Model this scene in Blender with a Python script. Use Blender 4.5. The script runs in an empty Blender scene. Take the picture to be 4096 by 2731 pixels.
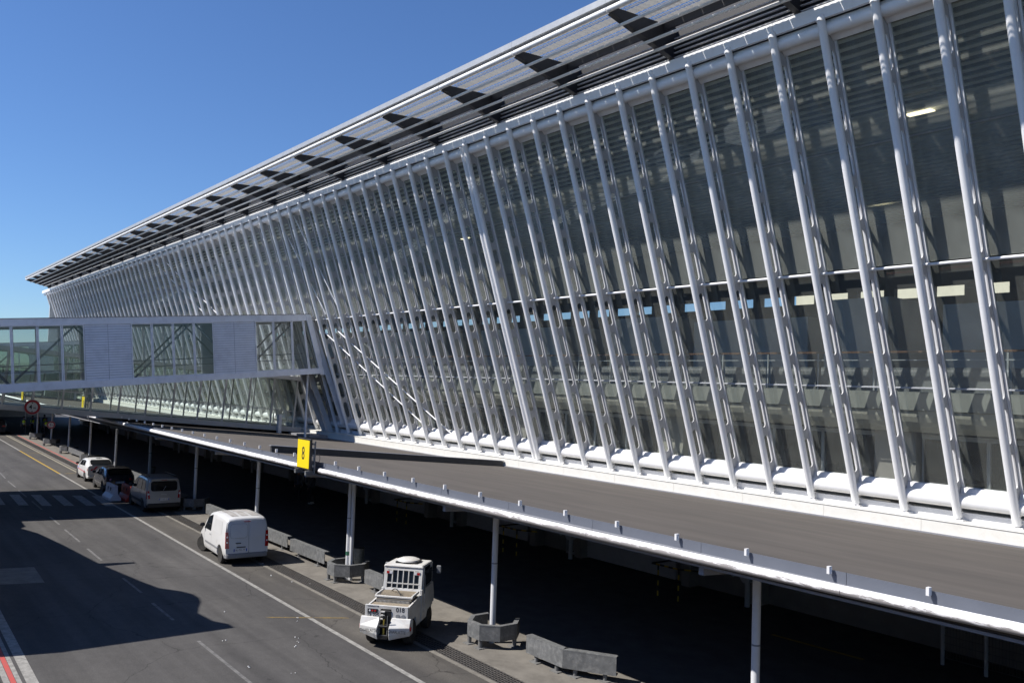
import bpy, bmesh, math, random
from mathutils import Vector, Matrix
random.seed(7)
C = bpy.context.scene
COL = C.collection
R = math.radians
# ------------------------------------------------------------------ camera
yaw, pitch, roll = 0.64918155, 0.04940924, 0.03293733
HC = 7.2426
fw = Vector((-math.cos(yaw)*math.cos(pitch), math.sin(yaw)*math.cos(pitch), math.sin(pitch)))
rt = fw.cross(Vector((0, 0, 1))).normalized(); up = rt.cross(fw)
cr, sr = math.cos(roll), math.sin(roll)
r2 = rt*cr + up*sr; u2 = -rt*sr + up*cr
cam = bpy.data.cameras.new('camera'); camo = bpy.data.objects.new('camera', cam); COL.objects.link(camo)
camo.matrix_world = Matrix(((r2.x, u2.x, -fw.x, 0), (r2.y, u2.y, -fw.y, 0), (r2.z, u2.z, -fw.z, HC), (0, 0, 0, 1)))
cam.sensor_width = 36; cam.lens = 36*3500/4096; cam.clip_start = 0.1; cam.clip_end = 6000
C.camera = camo
# ------------------------------------------------------------------ sky, sun, exposure
KX, KY = 0.47, 0.82
to_sun = Vector((-KX, -KY, 1)).normalized()
w = bpy.data.worlds.new('World'); C.world = w; w.use_nodes = True
nt = w.node_tree; bg = nt.nodes['Background']
sky = nt.nodes.new('ShaderNodeTexSky'); sky.sky_type = 'NISHITA'; sky.sun_disc = False
sky.sun_elevation = math.asin(to_sun.z); sky.sun_rotation = math.atan2(to_sun.x, to_sun.y)
sky.air_density = 1.0; sky.dust_density = 0.0; sky.ozone_density = 4.0; sky.altitude = 20
tint = nt.nodes.new('ShaderNodeMix'); tint.data_type = 'RGBA'; tint.blend_type = 'MULTIPLY'; tint.inputs['Factor'].default_value = 1
tint.inputs['B'].default_value = (.66, .83, 1.09, 1)
nt.links.new(sky.outputs[0], tint.inputs['A']); nt.links.new(tint.outputs['Result'], bg.inputs[0]); bg.inputs[1].default_value = 0.086
sl = bpy.data.lights.new('sun', 'SUN'); so = bpy.data.objects.new('sun', sl); COL.objects.link(so)
sl.energy = 5.0; sl.angle = R(0.5); sl.color = (1.0, 0.955, 0.90)
so.rotation_euler = to_sun.to_track_quat('Z', 'Y').to_euler(); so.location = (-40, -40, 60)
C.view_settings.view_transform = 'Standard'; C.view_settings.look = 'None'
C.view_settings.gamma = 1; C.view_settings.use_curve_mapping = False; C.view_settings.exposure = 0.45
C.cycles.max_bounces = 8; C.cycles.transparent_max_bounces = 24
C.cycles.glossy_bounces = 4; C.cycles.transmission_bounces = 8; C.cycles.diffuse_bounces = 3
C.cycles.caustics_reflective = False; C.cycles.caustics_refractive = False

# ------------------------------------------------------------------ materials
def mat(name, col, rough=0.5, metal=0.0, nscale=6.0, namt=0.12, bump=0.0, spec=0.5, coat=0.0, dirt=None, dirt_amt=0.0, dirt_scale=2.0, stretch=None):
    m = bpy.data.materials.new(name); m.use_nodes = True
    t = m.node_tree; b = t.nodes['Principled BSDF']; L = t.links.new
    b.inputs['Roughness'].default_value = rough; b.inputs['Metallic'].default_value = metal
    b.inputs['Specular IOR Level'].default_value = spec
    if coat: b.inputs['Coat Weight'].default_value = coat; b.inputs['Coat Roughness'].default_value = 0.05
    tc = t.nodes.new('ShaderNodeTexCoord'); src = tc.outputs['Object']
    if stretch:
        mp = t.nodes.new('ShaderNodeMapping'); mp.inputs['Scale'].default_value = stretch
        L(src, mp.inputs[0]); src = mp.outputs[0]
    n = t.nodes.new('ShaderNodeTexNoise'); n.inputs['Scale'].default_value = nscale; n.inputs['Detail'].default_value = 6; n.inputs['Roughness'].default_value = 0.6
    L(src, n.inputs['Vector'])
    mr = t.nodes.new('ShaderNodeMapRange'); mr.inputs[1].default_value = 0.25; mr.inputs[2].default_value = 0.75
    mr.inputs[3].default_value = 1-namt; mr.inputs[4].default_value = 1+namt
    L(n.outputs['Fac'], mr.inputs[0])
    mx = t.nodes.new('ShaderNodeMix'); mx.data_type = 'RGBA'; mx.blend_type = 'MULTIPLY'; mx.inputs['Factor'].default_value = 1
    mx.inputs['A'].default_value = (*col, 1)
    L(mr.outputs[0], mx.inputs['B']); out = mx.outputs['Result']
    if dirt:
        n2 = t.nodes.new('ShaderNodeTexNoise'); n2.inputs['Scale'].default_value = dirt_scale; n2.inputs['Detail'].default_value = 8; n2.inputs['Roughness'].default_value = 0.7
        L(src, n2.inputs['Vector'])
        r = t.nodes.new('ShaderNodeMapRange'); r.inputs[1].default_value = 0.48; r.inputs[2].default_value = 0.7; r.inputs[4].default_value = dirt_amt
        L(n2.outputs['Fac'], r.inputs[0])
        m3 = t.nodes.new('ShaderNodeMix'); m3.data_type = 'RGBA'; m3.inputs['B'].default_value = (*dirt, 1)
        L(r.outputs[0], m3.inputs['Factor']); L(out, m3.inputs['A']); out = m3.outputs['Result']
    L(out, b.inputs['Base Color'])
    if bump:
        bp = t.nodes.new('ShaderNodeBump'); bp.inputs['Strength'].default_value = bump; bp.inputs['Distance'].default_value = 0.02
        n3 = t.nodes.new('ShaderNodeTexNoise'); n3.inputs['Scale'].default_value = nscale*8; n3.inputs['Detail'].default_value = 4
        L(src, n3.inputs['Vector']); L(n3.outputs['Fac'], bp.inputs['Height']); L(bp.outputs[0], b.inputs['Normal'])
    return m

def glass(name, tint, haze, hazecol=(0.62, 0.66, 0.62), refl=1.0, rough=0.01):
    """thin pane: tinted see-through, dust film that scatters light, mirror reflection by Fresnel"""
    m = bpy.data.materials.new(name); m.use_nodes = True
    t = m.node_tree; t.nodes.clear(); L = t.links.new
    o = t.nodes.new('ShaderNodeOutputMaterial')
    tr = t.nodes.new('ShaderNodeBsdfTransparent'); tr.inputs[0].default_value = (*tint, 1)
    df = t.nodes.new('ShaderNodeBsdfDiffuse')
    tc = t.nodes.new('ShaderNodeTexCoord'); n = t.nodes.new('ShaderNodeTexNoise'); n.inputs['Scale'].default_value = 1.3; n.inputs['Detail'].default_value = 5
    L(tc.outputs['Object'], n.inputs['Vector'])
    mr = t.nodes.new('ShaderNodeMapRange'); mr.inputs[1].default_value = .3; mr.inputs[2].default_value = .7
    mr.inputs[3].default_value = haze*.75; mr.inputs[4].default_value = haze*1.25
    L(n.outputs['Fac'], mr.inputs[0]); df.inputs[0].default_value = (*hazecol, 1)
    m1 = t.nodes.new('ShaderNodeMixShader'); L(mr.outputs[0], m1.inputs[0]); L(tr.outputs[0], m1.inputs[1]); L(df.outputs[0], m1.inputs[2])
    gl = t.nodes.new('ShaderNodeBsdfGlossy'); gl.inputs['Roughness'].default_value = rough; gl.inputs[0].default_value = (.86, .95, .92, 1)
    fr = t.nodes.new('ShaderNodeFresnel'); gm_ = t.nodes.new('ShaderNodeNewGeometry'); io = t.nodes.new('ShaderNodeMapRange')
    io.inputs[3].default_value = 1.52; io.inputs[4].default_value = 1/1.52; L(gm_.outputs['Backfacing'], io.inputs[0]); L(io.outputs[0], fr.inputs[0])   # a thin pane reflects alike from both sides
    ml = t.nodes.new('ShaderNodeMath'); ml.operation = 'MULTIPLY'; ml.inputs[1].default_value = refl; ml.use_clamp = True
    L(fr.outputs[0], ml.inputs[0])
    m2 = t.nodes.new('ShaderNodeMixShader'); L(ml.outputs[0], m2.inputs[0]); L(m1.outputs[0], m2.inputs[1]); L(gl.outputs[0], m2.inputs[2])
    L(m2.outputs[0], o.inputs[0])
    return m

def worn(name, col, base, wear=0.5, scale=9.0):
    """paint on asphalt, worn through to the asphalt in patches"""
    m = bpy.data.materials.new(name); m.use_nodes = True
    t = m.node_tree; b = t.nodes['Principled BSDF']; L = t.links.new; b.inputs['Roughness'].default_value = .8
    tc = t.nodes.new('ShaderNodeTexCoord'); n = t.nodes.new('ShaderNodeTexNoise'); n.inputs['Scale'].default_value = scale; n.inputs['Detail'].default_value = 10; n.inputs['Roughness'].default_value = .75
    L(tc.outputs['Object'], n.inputs['Vector'])
    r = t.nodes.new('ShaderNodeMapRange'); r.inputs[1].default_value = .40; r.inputs[2].default_value = .62; r.inputs[3].default_value = 1; r.inputs[4].default_value = 1-wear
    L(n.outputs['Fac'], r.inputs[0])
    mx = t.nodes.new('ShaderNodeMix'); mx.data_type = 'RGBA'; mx.inputs['A'].default_value = (*base, 1); mx.inputs['B'].default_value = (*col, 1)
    L(r.outputs[0], mx.inputs['Factor']); L(mx.outputs['Result'], b.inputs['Base Color'])
    return m

def asphalt(name, a, bcol, crack=True):
    m = bpy.data.materials.new(name); m.use_nodes = True
    t = m.node_tree; b = t.nodes['Principled BSDF']; L = t.links.new; b.inputs['Roughness'].default_value = .9; b.inputs['Specular IOR Level'].default_value = .25
    tc = t.nodes.new('ShaderNodeTexCoord'); o = tc.outputs['Object']
    def noise(s, det, ro, stretch=None):
        v = o
        if stretch:
            mp = t.nodes.new('ShaderNodeMapping'); mp.inputs['Scale'].default_value = stretch; L(o, mp.inputs[0]); v = mp.outputs[0]
        n = t.nodes.new('ShaderNodeTexNoise'); n.inputs['Scale'].default_value = s; n.inputs['Detail'].default_value = det; n.inputs['Roughness'].default_value = ro
        L(v, n.inputs['Vector']); return n.outputs['Fac']
    big = noise(.55, 5, .6, (.35, 1.2, 1)); fine = noise(28, 6, .75); mid = noise(3.1, 6, .7)
    mx = t.nodes.new('ShaderNodeMix'); mx.data_type = 'RGBA'; mx.inputs['A'].default_value = (*a, 1); mx.inputs['B'].default_value = (*bcol, 1)
    r = t.nodes.new('ShaderNodeMapRange'); r.inputs[1].default_value = .3; r.inputs[2].default_value = .7; L(big, r.inputs[0]); L(r.outputs[0], mx.inputs['Factor'])
    r3 = t.nodes.new('ShaderNodeMapRange'); r3.inputs[1].default_value = .3; r3.inputs[2].default_value = .72; r3.inputs[3].default_value = .72; r3.inputs[4].default_value = 1.28; L(fine, r3.inputs[0])
    r4 = t.nodes.new('ShaderNodeMapRange'); r4.inputs[1].default_value = .3; r4.inputs[2].default_value = .7; r4.inputs[3].default_value = .9; r4.inputs[4].default_value = 1.1; L(mid, r4.inputs[0])
    mm = t.nodes.new('ShaderNodeMath'); mm.operation = 'MULTIPLY'; L(r3.outputs[0], mm.inputs[0]); L(r4.outputs[0], mm.inputs[1])
    m2 = t.nodes.new('ShaderNodeMix'); m2.data_type = 'RGBA'; m2.blend_type = 'MULTIPLY'; m2.inputs['Factor'].default_value = 1
    L(mx.outputs['Result'], m2.inputs['A']); L(mm.outputs[0], m2.inputs['B']); out = m2.outputs['Result']
    # tyre-polished tracks along the lane and a few thin cracks and oil spots
    tr_ = noise(1.0, 4, .6, (.05, 1.5, 1)); rt_ = t.nodes.new('ShaderNodeMapRange'); rt_.inputs[1].default_value = .42; rt_.inputs[2].default_value = .62; rt_.inputs[3].default_value = .87; rt_.inputs[4].default_value = 1.08; L(tr_, rt_.inputs[0])
    vn = t.nodes.new('ShaderNodeTexNoise'); vn.inputs['Scale'].default_value = 1.4; vn.inputs['Detail'].default_value = 5; L(o, vn.inputs['Vector'])
    va = t.nodes.new('ShaderNodeVectorMath'); va.operation = 'MULTIPLY_ADD'; va.inputs[1].default_value = (.9, .9, 0); L(vn.outputs['Color'], va.inputs[0]); L(o, va.inputs[2])
    vo = t.nodes.new('ShaderNodeTexVoronoi'); vo.feature = 'DISTANCE_TO_EDGE'; vo.inputs['Scale'].default_value = .22; L(va.outputs[0], vo.inputs['Vector'])
    rc_ = t.nodes.new('ShaderNodeMapRange'); rc_.inputs[1].default_value = .001; rc_.inputs[2].default_value = .0045; rc_.inputs[3].default_value = .55; rc_.inputs[4].default_value = 1; L(vo.outputs['Distance'], rc_.inputs[0])
    sp_ = noise(1.7, 3, .5); rs_ = t.nodes.new('ShaderNodeMapRange'); rs_.inputs[1].default_value = .70; rs_.inputs[2].default_value = .76; rs_.inputs[3].default_value = 1; rs_.inputs[4].default_value = .62; L(sp_, rs_.inputs[0])
    for q in (rt_, rc_, rs_):
        m4 = t.nodes.new('ShaderNodeMix'); m4.data_type = 'RGBA'; m4.blend_type = 'MULTIPLY'; m4.inputs['Factor'].default_value = 1; L(out, m4.inputs['A']); L(q.outputs[0], m4.inputs['B']); out = m4.outputs['Result']
    L(out, b.inputs['Base Color'])
    bp = t.nodes.new('ShaderNodeBump'); bp.inputs['Strength'].default_value = .35; bp.inputs['Distance'].default_value = .01; L(fine, bp.inputs['Height']); L(bp.outputs[0], b.inputs['Normal'])
    return m

def emit(name, col, s):
    m = bpy.data.materials.new(name); m.use_nodes = True
    b = m.node_tree.nodes['Principled BSDF']; b.inputs['Base Color'].default_value = (*col, 1)
    b.inputs['Emission Color'].default_value = (*col, 1); b.inputs['Emission Strength'].default_value = s
    return m

def perforated(name, col):
    """white perforated sheet: some light comes through from above"""
    m = bpy.data.materials.new(name); m.use_nodes = True
    t = m.node_tree; t.nodes.clear(); L = t.links.new
    o = t.nodes.new('ShaderNodeOutputMaterial'); d = t.nodes.new('ShaderNodeBsdfDiffuse'); tl = t.nodes.new('ShaderNodeBsdfTranslucent')
    tc = t.nodes.new('ShaderNodeTexCoord'); v = t.nodes.new('ShaderNodeTexVoronoi'); v.inputs['Scale'].default_value = 16
    L(tc.outputs['Object'], v.inputs['Vector'])
    r = t.nodes.new('ShaderNodeMapRange'); r.inputs[1].default_value = .12; r.inputs[2].default_value = .3; r.inputs[3].default_value = .55; r.inputs[4].default_value = 1
    L(v.outputs['Distance'], r.inputs[0])
    mx = t.nodes.new('ShaderNodeMix'); mx.data_type = 'RGBA'; mx.blend_type = 'MULTIPLY'; mx.inputs['Factor'].default_value = 1; mx.inputs['A'].default_value = (*col, 1)
    L(r.outputs[0], mx.inputs['B']); L(mx.outputs['Result'], d.inputs[0]); L(mx.outputs['Result'], tl.inputs[0])
    ms = t.nodes.new('ShaderNodeMixShader'); ms.inputs[0].default_value = .25; L(d.outputs[0], ms.inputs[1]); L(tl.outputs[0], ms.inputs[2]); L(ms.outputs[0], o.inputs[0])
    return m

ASPH = (.061, .0585, .0575)
M = {}
M['asphalt'] = asphalt('asphalt', ASPH, (.089, .085, .081))
M['yard'] = asphalt('yard_asphalt', (.062, .06, .059), (.075, .072, .07))
M['kerb_asphalt'] = asphalt('parking_asphalt', (.068, .064, .060), (.098, .09, .079))
M['pavement'] = mat('pavement_concrete', (.165, .152, .132), .9, nscale=1.3, namt=.22, bump=.25, dirt=(.075, .066, .056), dirt_amt=.6, dirt_scale=1.1)
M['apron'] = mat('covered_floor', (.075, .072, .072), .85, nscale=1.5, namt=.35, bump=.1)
M['edging'] = mat('concrete_edging', (.175, .162, .14), .9, nscale=3, namt=.25, bump=.2, dirt=(.08, .074, .064), dirt_amt=.6)
M['white_line'] = worn('white_paint_line', (.31, .30, .275), (.085, .081, .077), .6, 5)
M['thin_dash'] = worn('faded_white_paint', (.175, .17, .163), (.07, .068, .066), .95, 4)
M['zebra'] = worn('zebra_paint', (.30, .30, .29), (.07, .069, .068), .6, 4)
M['yellow_line'] = worn('yellow_paint_line', (.46, .29, .03), (.10, .085, .06), .5, 7)
M['yellow_faint'] = worn('faint_yellow_paint', (.22, .145, .03), ASPH, 1.0, 2.6)
M['red_line'] = worn('red_paint_line', (.45, .06, .05), (.2, .12, .11), .4, 7)
M['old_line'] = worn('old_pale_line', (.3, .27, .2), (.15, .14, .12), .5, 7)
M['white'] = mat('white_paint', (.74, .74, .745), .42, nscale=2.0, namt=.05, dirt=(.45, .43, .40), dirt_amt=.22, dirt_scale=1.5)
M['white_clean'] = mat('white_tube_paint', (.83, .83, .83), .38, nscale=1.2, namt=.04, dirt=(.5, .49, .48), dirt_amt=.16, dirt_scale=.8, stretch=(3, 3, .5))
M['fin'] = mat('fin_shaded_white_paint', (.50, .50, .505), .45, nscale=2.0, namt=.06, dirt=(.38, .37, .36), dirt_amt=.25, dirt_scale=1.5)  # same white paint as the tubes, darkened so the plates read as shaded
M['pipe_plain'] = mat('flaking_white_paint', (.80, .79, .80), .55, nscale=5, namt=.08, dirt=(.26, .22, .20), dirt_amt=.7, dirt_scale=5, stretch=(.45, 2.2, 2.2), bump=.3)
M['pipe'] = mat('flaking_white_paint', (.84, .83, .83), .55, nscale=5, namt=.05)
def add_rust(m, col, bias):
    t = m.node_tree; b = t.nodes['Principled BSDF']; L = t.links.new
    src = b.inputs['Base Color'].links[0].from_socket
    tc = t.nodes.new('ShaderNodeTexCoord'); sp = t.nodes.new('ShaderNodeSeparateXYZ'); L(tc.outputs['Object'], sp.inputs[0])
    mp = t.nodes.new('ShaderNodeMapping'); mp.inputs['Scale'].default_value = (1.6, 7, 7); L(tc.outputs['Object'], mp.inputs[0])
    n = t.nodes.new('ShaderNodeTexNoise'); n.inputs['Scale'].default_value = 1.6; n.inputs['Detail'].default_value = 10; n.inputs['Roughness'].default_value = .72; L(mp.outputs[0], n.inputs['Vector'])
    # flakes sit on the lower flank of the pipe (object z below its axis)
    h = t.nodes.new('ShaderNodeMapRange'); h.inputs[1].default_value = bias[0]; h.inputs[2].default_value = bias[1]; h.inputs[3].default_value = .30; h.inputs[4].default_value = -.10; L(sp.outputs['Z'], h.inputs[0])
    ad = t.nodes.new('ShaderNodeMath'); ad.operation = 'ADD'; L(n.outputs['Fac'], ad.inputs[0]); L(h.outputs[0], ad.inputs[1])
    r = t.nodes.new('ShaderNodeMapRange'); r.inputs[1].default_value = .50; r.inputs[2].default_value = .60; r.inputs[4].default_value = .75; L(ad.outputs[0], r.inputs[0])
    mx = t.nodes.new('ShaderNodeMix'); mx.data_type = 'RGBA'; mx.inputs['B'].default_value = (*col, 1); L(r.outputs[0], mx.inputs['Factor']); L(src, mx.inputs['A']); L(mx.outputs['Result'], b.inputs['Base Color'])
add_rust(M['pipe'], (.13, .11, .10), (.05, .19))
M['plinth'] = mat('pale_concrete', (.70, .69, .64), .8, nscale=1.2, namt=.07, dirt=(.45, .42, .36), dirt_amt=.35, dirt_scale=2.5)
M['dark_steel'] = mat('dark_steel', (.035, .036, .04), .5, nscale=4, namt=.2)
M['roof_gutter'] = mat('grey_metal_edge', (.40, .41, .42), .45, metal=.2, nscale=3, namt=.1)
M['rod'] = mat('pale_grey_rod', (.85, .85, .84), .4, metal=0, nscale=3, namt=.1)
M['perf'] = perforated('perforated_sheet', (.56, .555, .53))
M['bitumen'] = mat('roof_felt', (.089, .078, .068), .92, nscale=.7, namt=.22, bump=.12, dirt=(.066, .060, .055), dirt_amt=.5, dirt_scale=.45, stretch=(.35, 2.0, 1))
M['flashing'] = mat('blue_grey_flashing', (.118, .13, .158), .45, nscale=2, namt=.06)
M['strip'] = mat('grey_roof_strip', (.23, .235, .255), .6, nscale=4, namt=.1)
M['soffit'] = mat('canopy_soffit', (.30, .30, .31), .8, nscale=2, namt=.2)
M['post'] = mat('grey_white_post', (.66, .67, .69), .42, nscale=2, namt=.05, dirt=(.4, .39, .38), dirt_amt=.25, dirt_scale=2)
M['facade_glass'] = glass('facade_glass_low', (.78, .81, .785), .11, (.5, .53, .5), refl=1.25)
M['facade_glass_up'] = glass('facade_glass_high', (.80, .86, .82), .27, (.52, .55, .50), refl=1.15)
M['bridge_glass'] = glass('bridge_glass', (.72, .76, .75), .02)
M['low_glass'] = glass('gallery_glass', (.84, .90, .86), .03, (.7, .75, .68))
M['bridge'] = mat('bridge_pale_grey', (.78, .79, .83), .5, nscale=2, namt=.05, dirt=(.36, .35, .36), dirt_amt=.3, dirt_scale=1.4)
M['bridge_back'] = mat('bridge_panel_back', (.5, .51, .55), .6, nscale=2, namt=.05)
M['bridge_roof'] = mat('bridge_roof_sheet', (.22, .225, .235), .6, nscale=2, namt=.15)
M['bridge_dark'] = mat('bridge_inner_grey', (.16, .17, .18), .6, nscale=2, namt=.15)
M['gallery'] = mat('gallery_grey_metal', (.52, .52, .53), .5, nscale=2, namt=.1)
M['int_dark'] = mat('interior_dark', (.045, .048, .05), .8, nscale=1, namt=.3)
M['int_grey'] = mat('interior_grey', (.48, .51, .53), .7, nscale=1, namt=.15)
M['edge_grey'] = mat('floor_edge_grey', (.27, .28, .26), .6, nscale=2, namt=.08)
M['int_floor'] = mat('hall_floor', (.36, .355, .34), .4, nscale=1, namt=.08)
M['int_beige'] = mat('interior_beige', (.42, .405, .35), .7, nscale=1, namt=.06)
M['int_slat'] = mat('ceiling_slat_grey', (.72, .73, .69), .6, nscale=2, namt=.1)
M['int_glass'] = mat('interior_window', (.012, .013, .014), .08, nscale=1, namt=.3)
M['frame_grey'] = mat('interior_frame', (.42, .44, .46), .5, nscale=3, namt=.06)
M['handrail'] = mat('wood_handrail', (.16, .085, .05), .5, nscale=4, namt=.2)
M['rail_panel'] = mat('perforated_rail_panel', (.17, .18, .185), .6, nscale=30, namt=.35)
M['cream_wall'] = mat('cream_wall', (.70, .66, .50), .8, nscale=2, namt=.05)
M['lamp_glow'] = emit('lamp_glow', (1.0, .86, .58), 2.2)
M['galv'] = mat('galvanised_steel', (.15, .155, .158), .55, metal=.25, nscale=5, namt=.3, dirt=(.34, .34, .335), dirt_amt=.6, dirt_scale=6, bump=.1)
M['galv_dark'] = mat('galvanised_foot', (.18, .18, .175), .65, metal=.2, nscale=5, namt=.25)
M['grate'] = mat('grate_steel', (.12, .112, .105), .6, metal=.3, nscale=8, namt=.4, dirt=(.09, .065, .05), dirt_amt=.5)
M['trench_shade'] = mat('drain_shade', (.006, .006, .006), .9)  # near-black for a flat sheet, painted shade in place of the drain's depth
M['van_white'] = mat('van_white_paint', (.66, .66, .655), .28, nscale=1.5, namt=.03, coat=.4, dirt=(.50, .46, .38), dirt_amt=.28, dirt_scale=1.1)
M['roof_dirt'] = mat('dirty_roof_panel', (.33, .31, .29), .6, nscale=3, namt=.25, dirt=(.6, .6, .6), dirt_amt=.5, dirt_scale=4)
M['grey_plastic'] = mat('grey_bumper_plastic', (.22, .225, .235), .5, nscale=4, namt=.1)
M['black_plastic'] = mat('black_plastic', (.016, .016, .017), .45, nscale=4, namt=.2)
M['rubber'] = mat('tyre_rubber', (.022, .021, .02), .8, nscale=5, namt=.2, dirt=(.08, .07, .06), dirt_amt=.5, dirt_scale=6)
M['rim'] = mat('alloy_rim', (.55, .55, .56), .35, metal=.6, nscale=3, namt=.08)
M['steel_rim'] = mat('steel_rim', (.42, .40, .37), .5, metal=.3, nscale=3, namt=.15)
M['car_glass'] = mat('car_window', (.010, .012, .014), .05, nscale=1, namt=.1, spec=.8)
M['red_light'] = mat('red_lamp', (.42, .012, .012), .2, nscale=6, namt=.2, coat=.5)
M['clear_light'] = mat('clear_lamp', (.75, .75, .77), .15, nscale=6, namt=.1, coat=.5)
M['silver'] = mat('silver_grey_paint', (.40, .395, .39), .32, metal=.55, nscale=1.5, namt=.04, coat=.6)
M['navy'] = mat('dark_blue_paint', (.018, .022, .038), .25, metal=.3, nscale=1.5, namt=.1, coat=.8)
M['black_car'] = mat('black_paint', (.012, .012, .014), .3, nscale=1.5, namt=.1, coat=.8)
M['plate_white'] = mat('number_plate', (.70, .70, .70), .4, nscale=6, namt=.03)
M['plate_blue'] = mat('plate_blue_band', (.02, .07, .38), .4, nscale=6, namt=.05)
M['ink'] = mat('black_lettering', (.012, .012, .014), .5, nscale=6, namt=.05)
M['white_ink'] = mat('white_lettering', (.75, .75, .75), .5, nscale=6, namt=.05)
M['faint_ink'] = mat('grey_badge', (.26, .27, .28), .4, nscale=6, namt=.05)
M['red_stripe'] = mat('red_livery_stripe', (.55, .04, .06), .4, nscale=4, namt=.06)
M['blue_mark'] = mat('pale_blue_mark', (.45, .47, .72), .4, nscale=4, namt=.1)
M['tractor'] = mat('tractor_white_paint', (.64, .635, .61), .4, nscale=2, namt=.05, dirt=(.36, .27, .19), dirt_amt=.42, dirt_scale=2.4)
M['deck'] = mat('beige_deck_plate', (.42, .36, .27), .75, nscale=8, namt=.2, dirt=(.2, .17, .13), dirt_amt=.5)
M['cab_glass'] = mat('cab_glass', (.03, .038, .05), .07, nscale=3, namt=.5, spec=.7)
M['brass'] = mat('yellow_pin', (.55, .38, .05), .45, nscale=6, namt=.15)
M['sign_yellow'] = mat('yellow_sign_face', (.86, .64, .012), .42, nscale=2, namt=.02)
M['sign_black'] = mat('sign_housing', (.022, .022, .024), .5, nscale=4, namt=.15)
M['sign_white'] = mat('sign_white_face', (.70, .70, .69), .4, nscale=3, namt=.03)
M['sign_red'] = mat('sign_red_ring', (.42, .03, .04), .4, nscale=3, namt=.05)
M['sign_grey'] = mat('sign_grey_back', (.35, .35, .36), .45, nscale=3, namt=.05)
M['hi_vis'] = mat('hi_vis_yellow', (.74, .95, .05), .7, nscale=6, namt=.1)
M['hi_strip'] = mat('reflective_strip', (.6, .62, .6), .4, nscale=6, namt=.1)
M['cloth_dark'] = mat('dark_cloth', (.03, .032, .04), .9, nscale=6, namt=.2)
M['cloth_blue'] = mat('blue_grey_cloth', (.10, .12, .17), .9, nscale=6, namt=.2)
M['skin'] = mat('skin', (.36, .21, .15), .6, nscale=6, namt=.08)
M['hair'] = mat('hair', (.025, .018, .014), .8, nscale=9, namt=.2)
M['shoe'] = mat('white_shoe', (.65, .65, .63), .6, nscale=6, namt=.1)
M['barrier_red'] = mat('red_barrier_plastic', (.40, .035, .02), .5, nscale=3, namt=.1)
M['barrier_white'] = mat('white_barrier_plastic', (.72, .66, .68), .5, nscale=3, namt=.08, dirt=(.4, .3, .3), dirt_amt=.3)
M['shutter'] = mat('shutter_grey', (.58, .59, .62), .6, nscale=2, namt=.1)
M['wall_conc'] = mat('rear_wall_concrete', (.34, .32, .30), .85, nscale=1.2, namt=.2)
M['black_yellow'] = mat('yellow_rail_band', (.55, .40, .03), .5, nscale=5, namt=.1)
M['bag'] = mat('clear_bin_bag', (.16, .175, .17), .4, nscale=9, namt=.4)
M['annex'] = mat('annex_wall', (.55, .56, .56), .7, nscale=1, namt=.1)
M['litter'] = mat('white_litter', (.75, .75, .74), .8, nscale=5, namt=.1)

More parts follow.
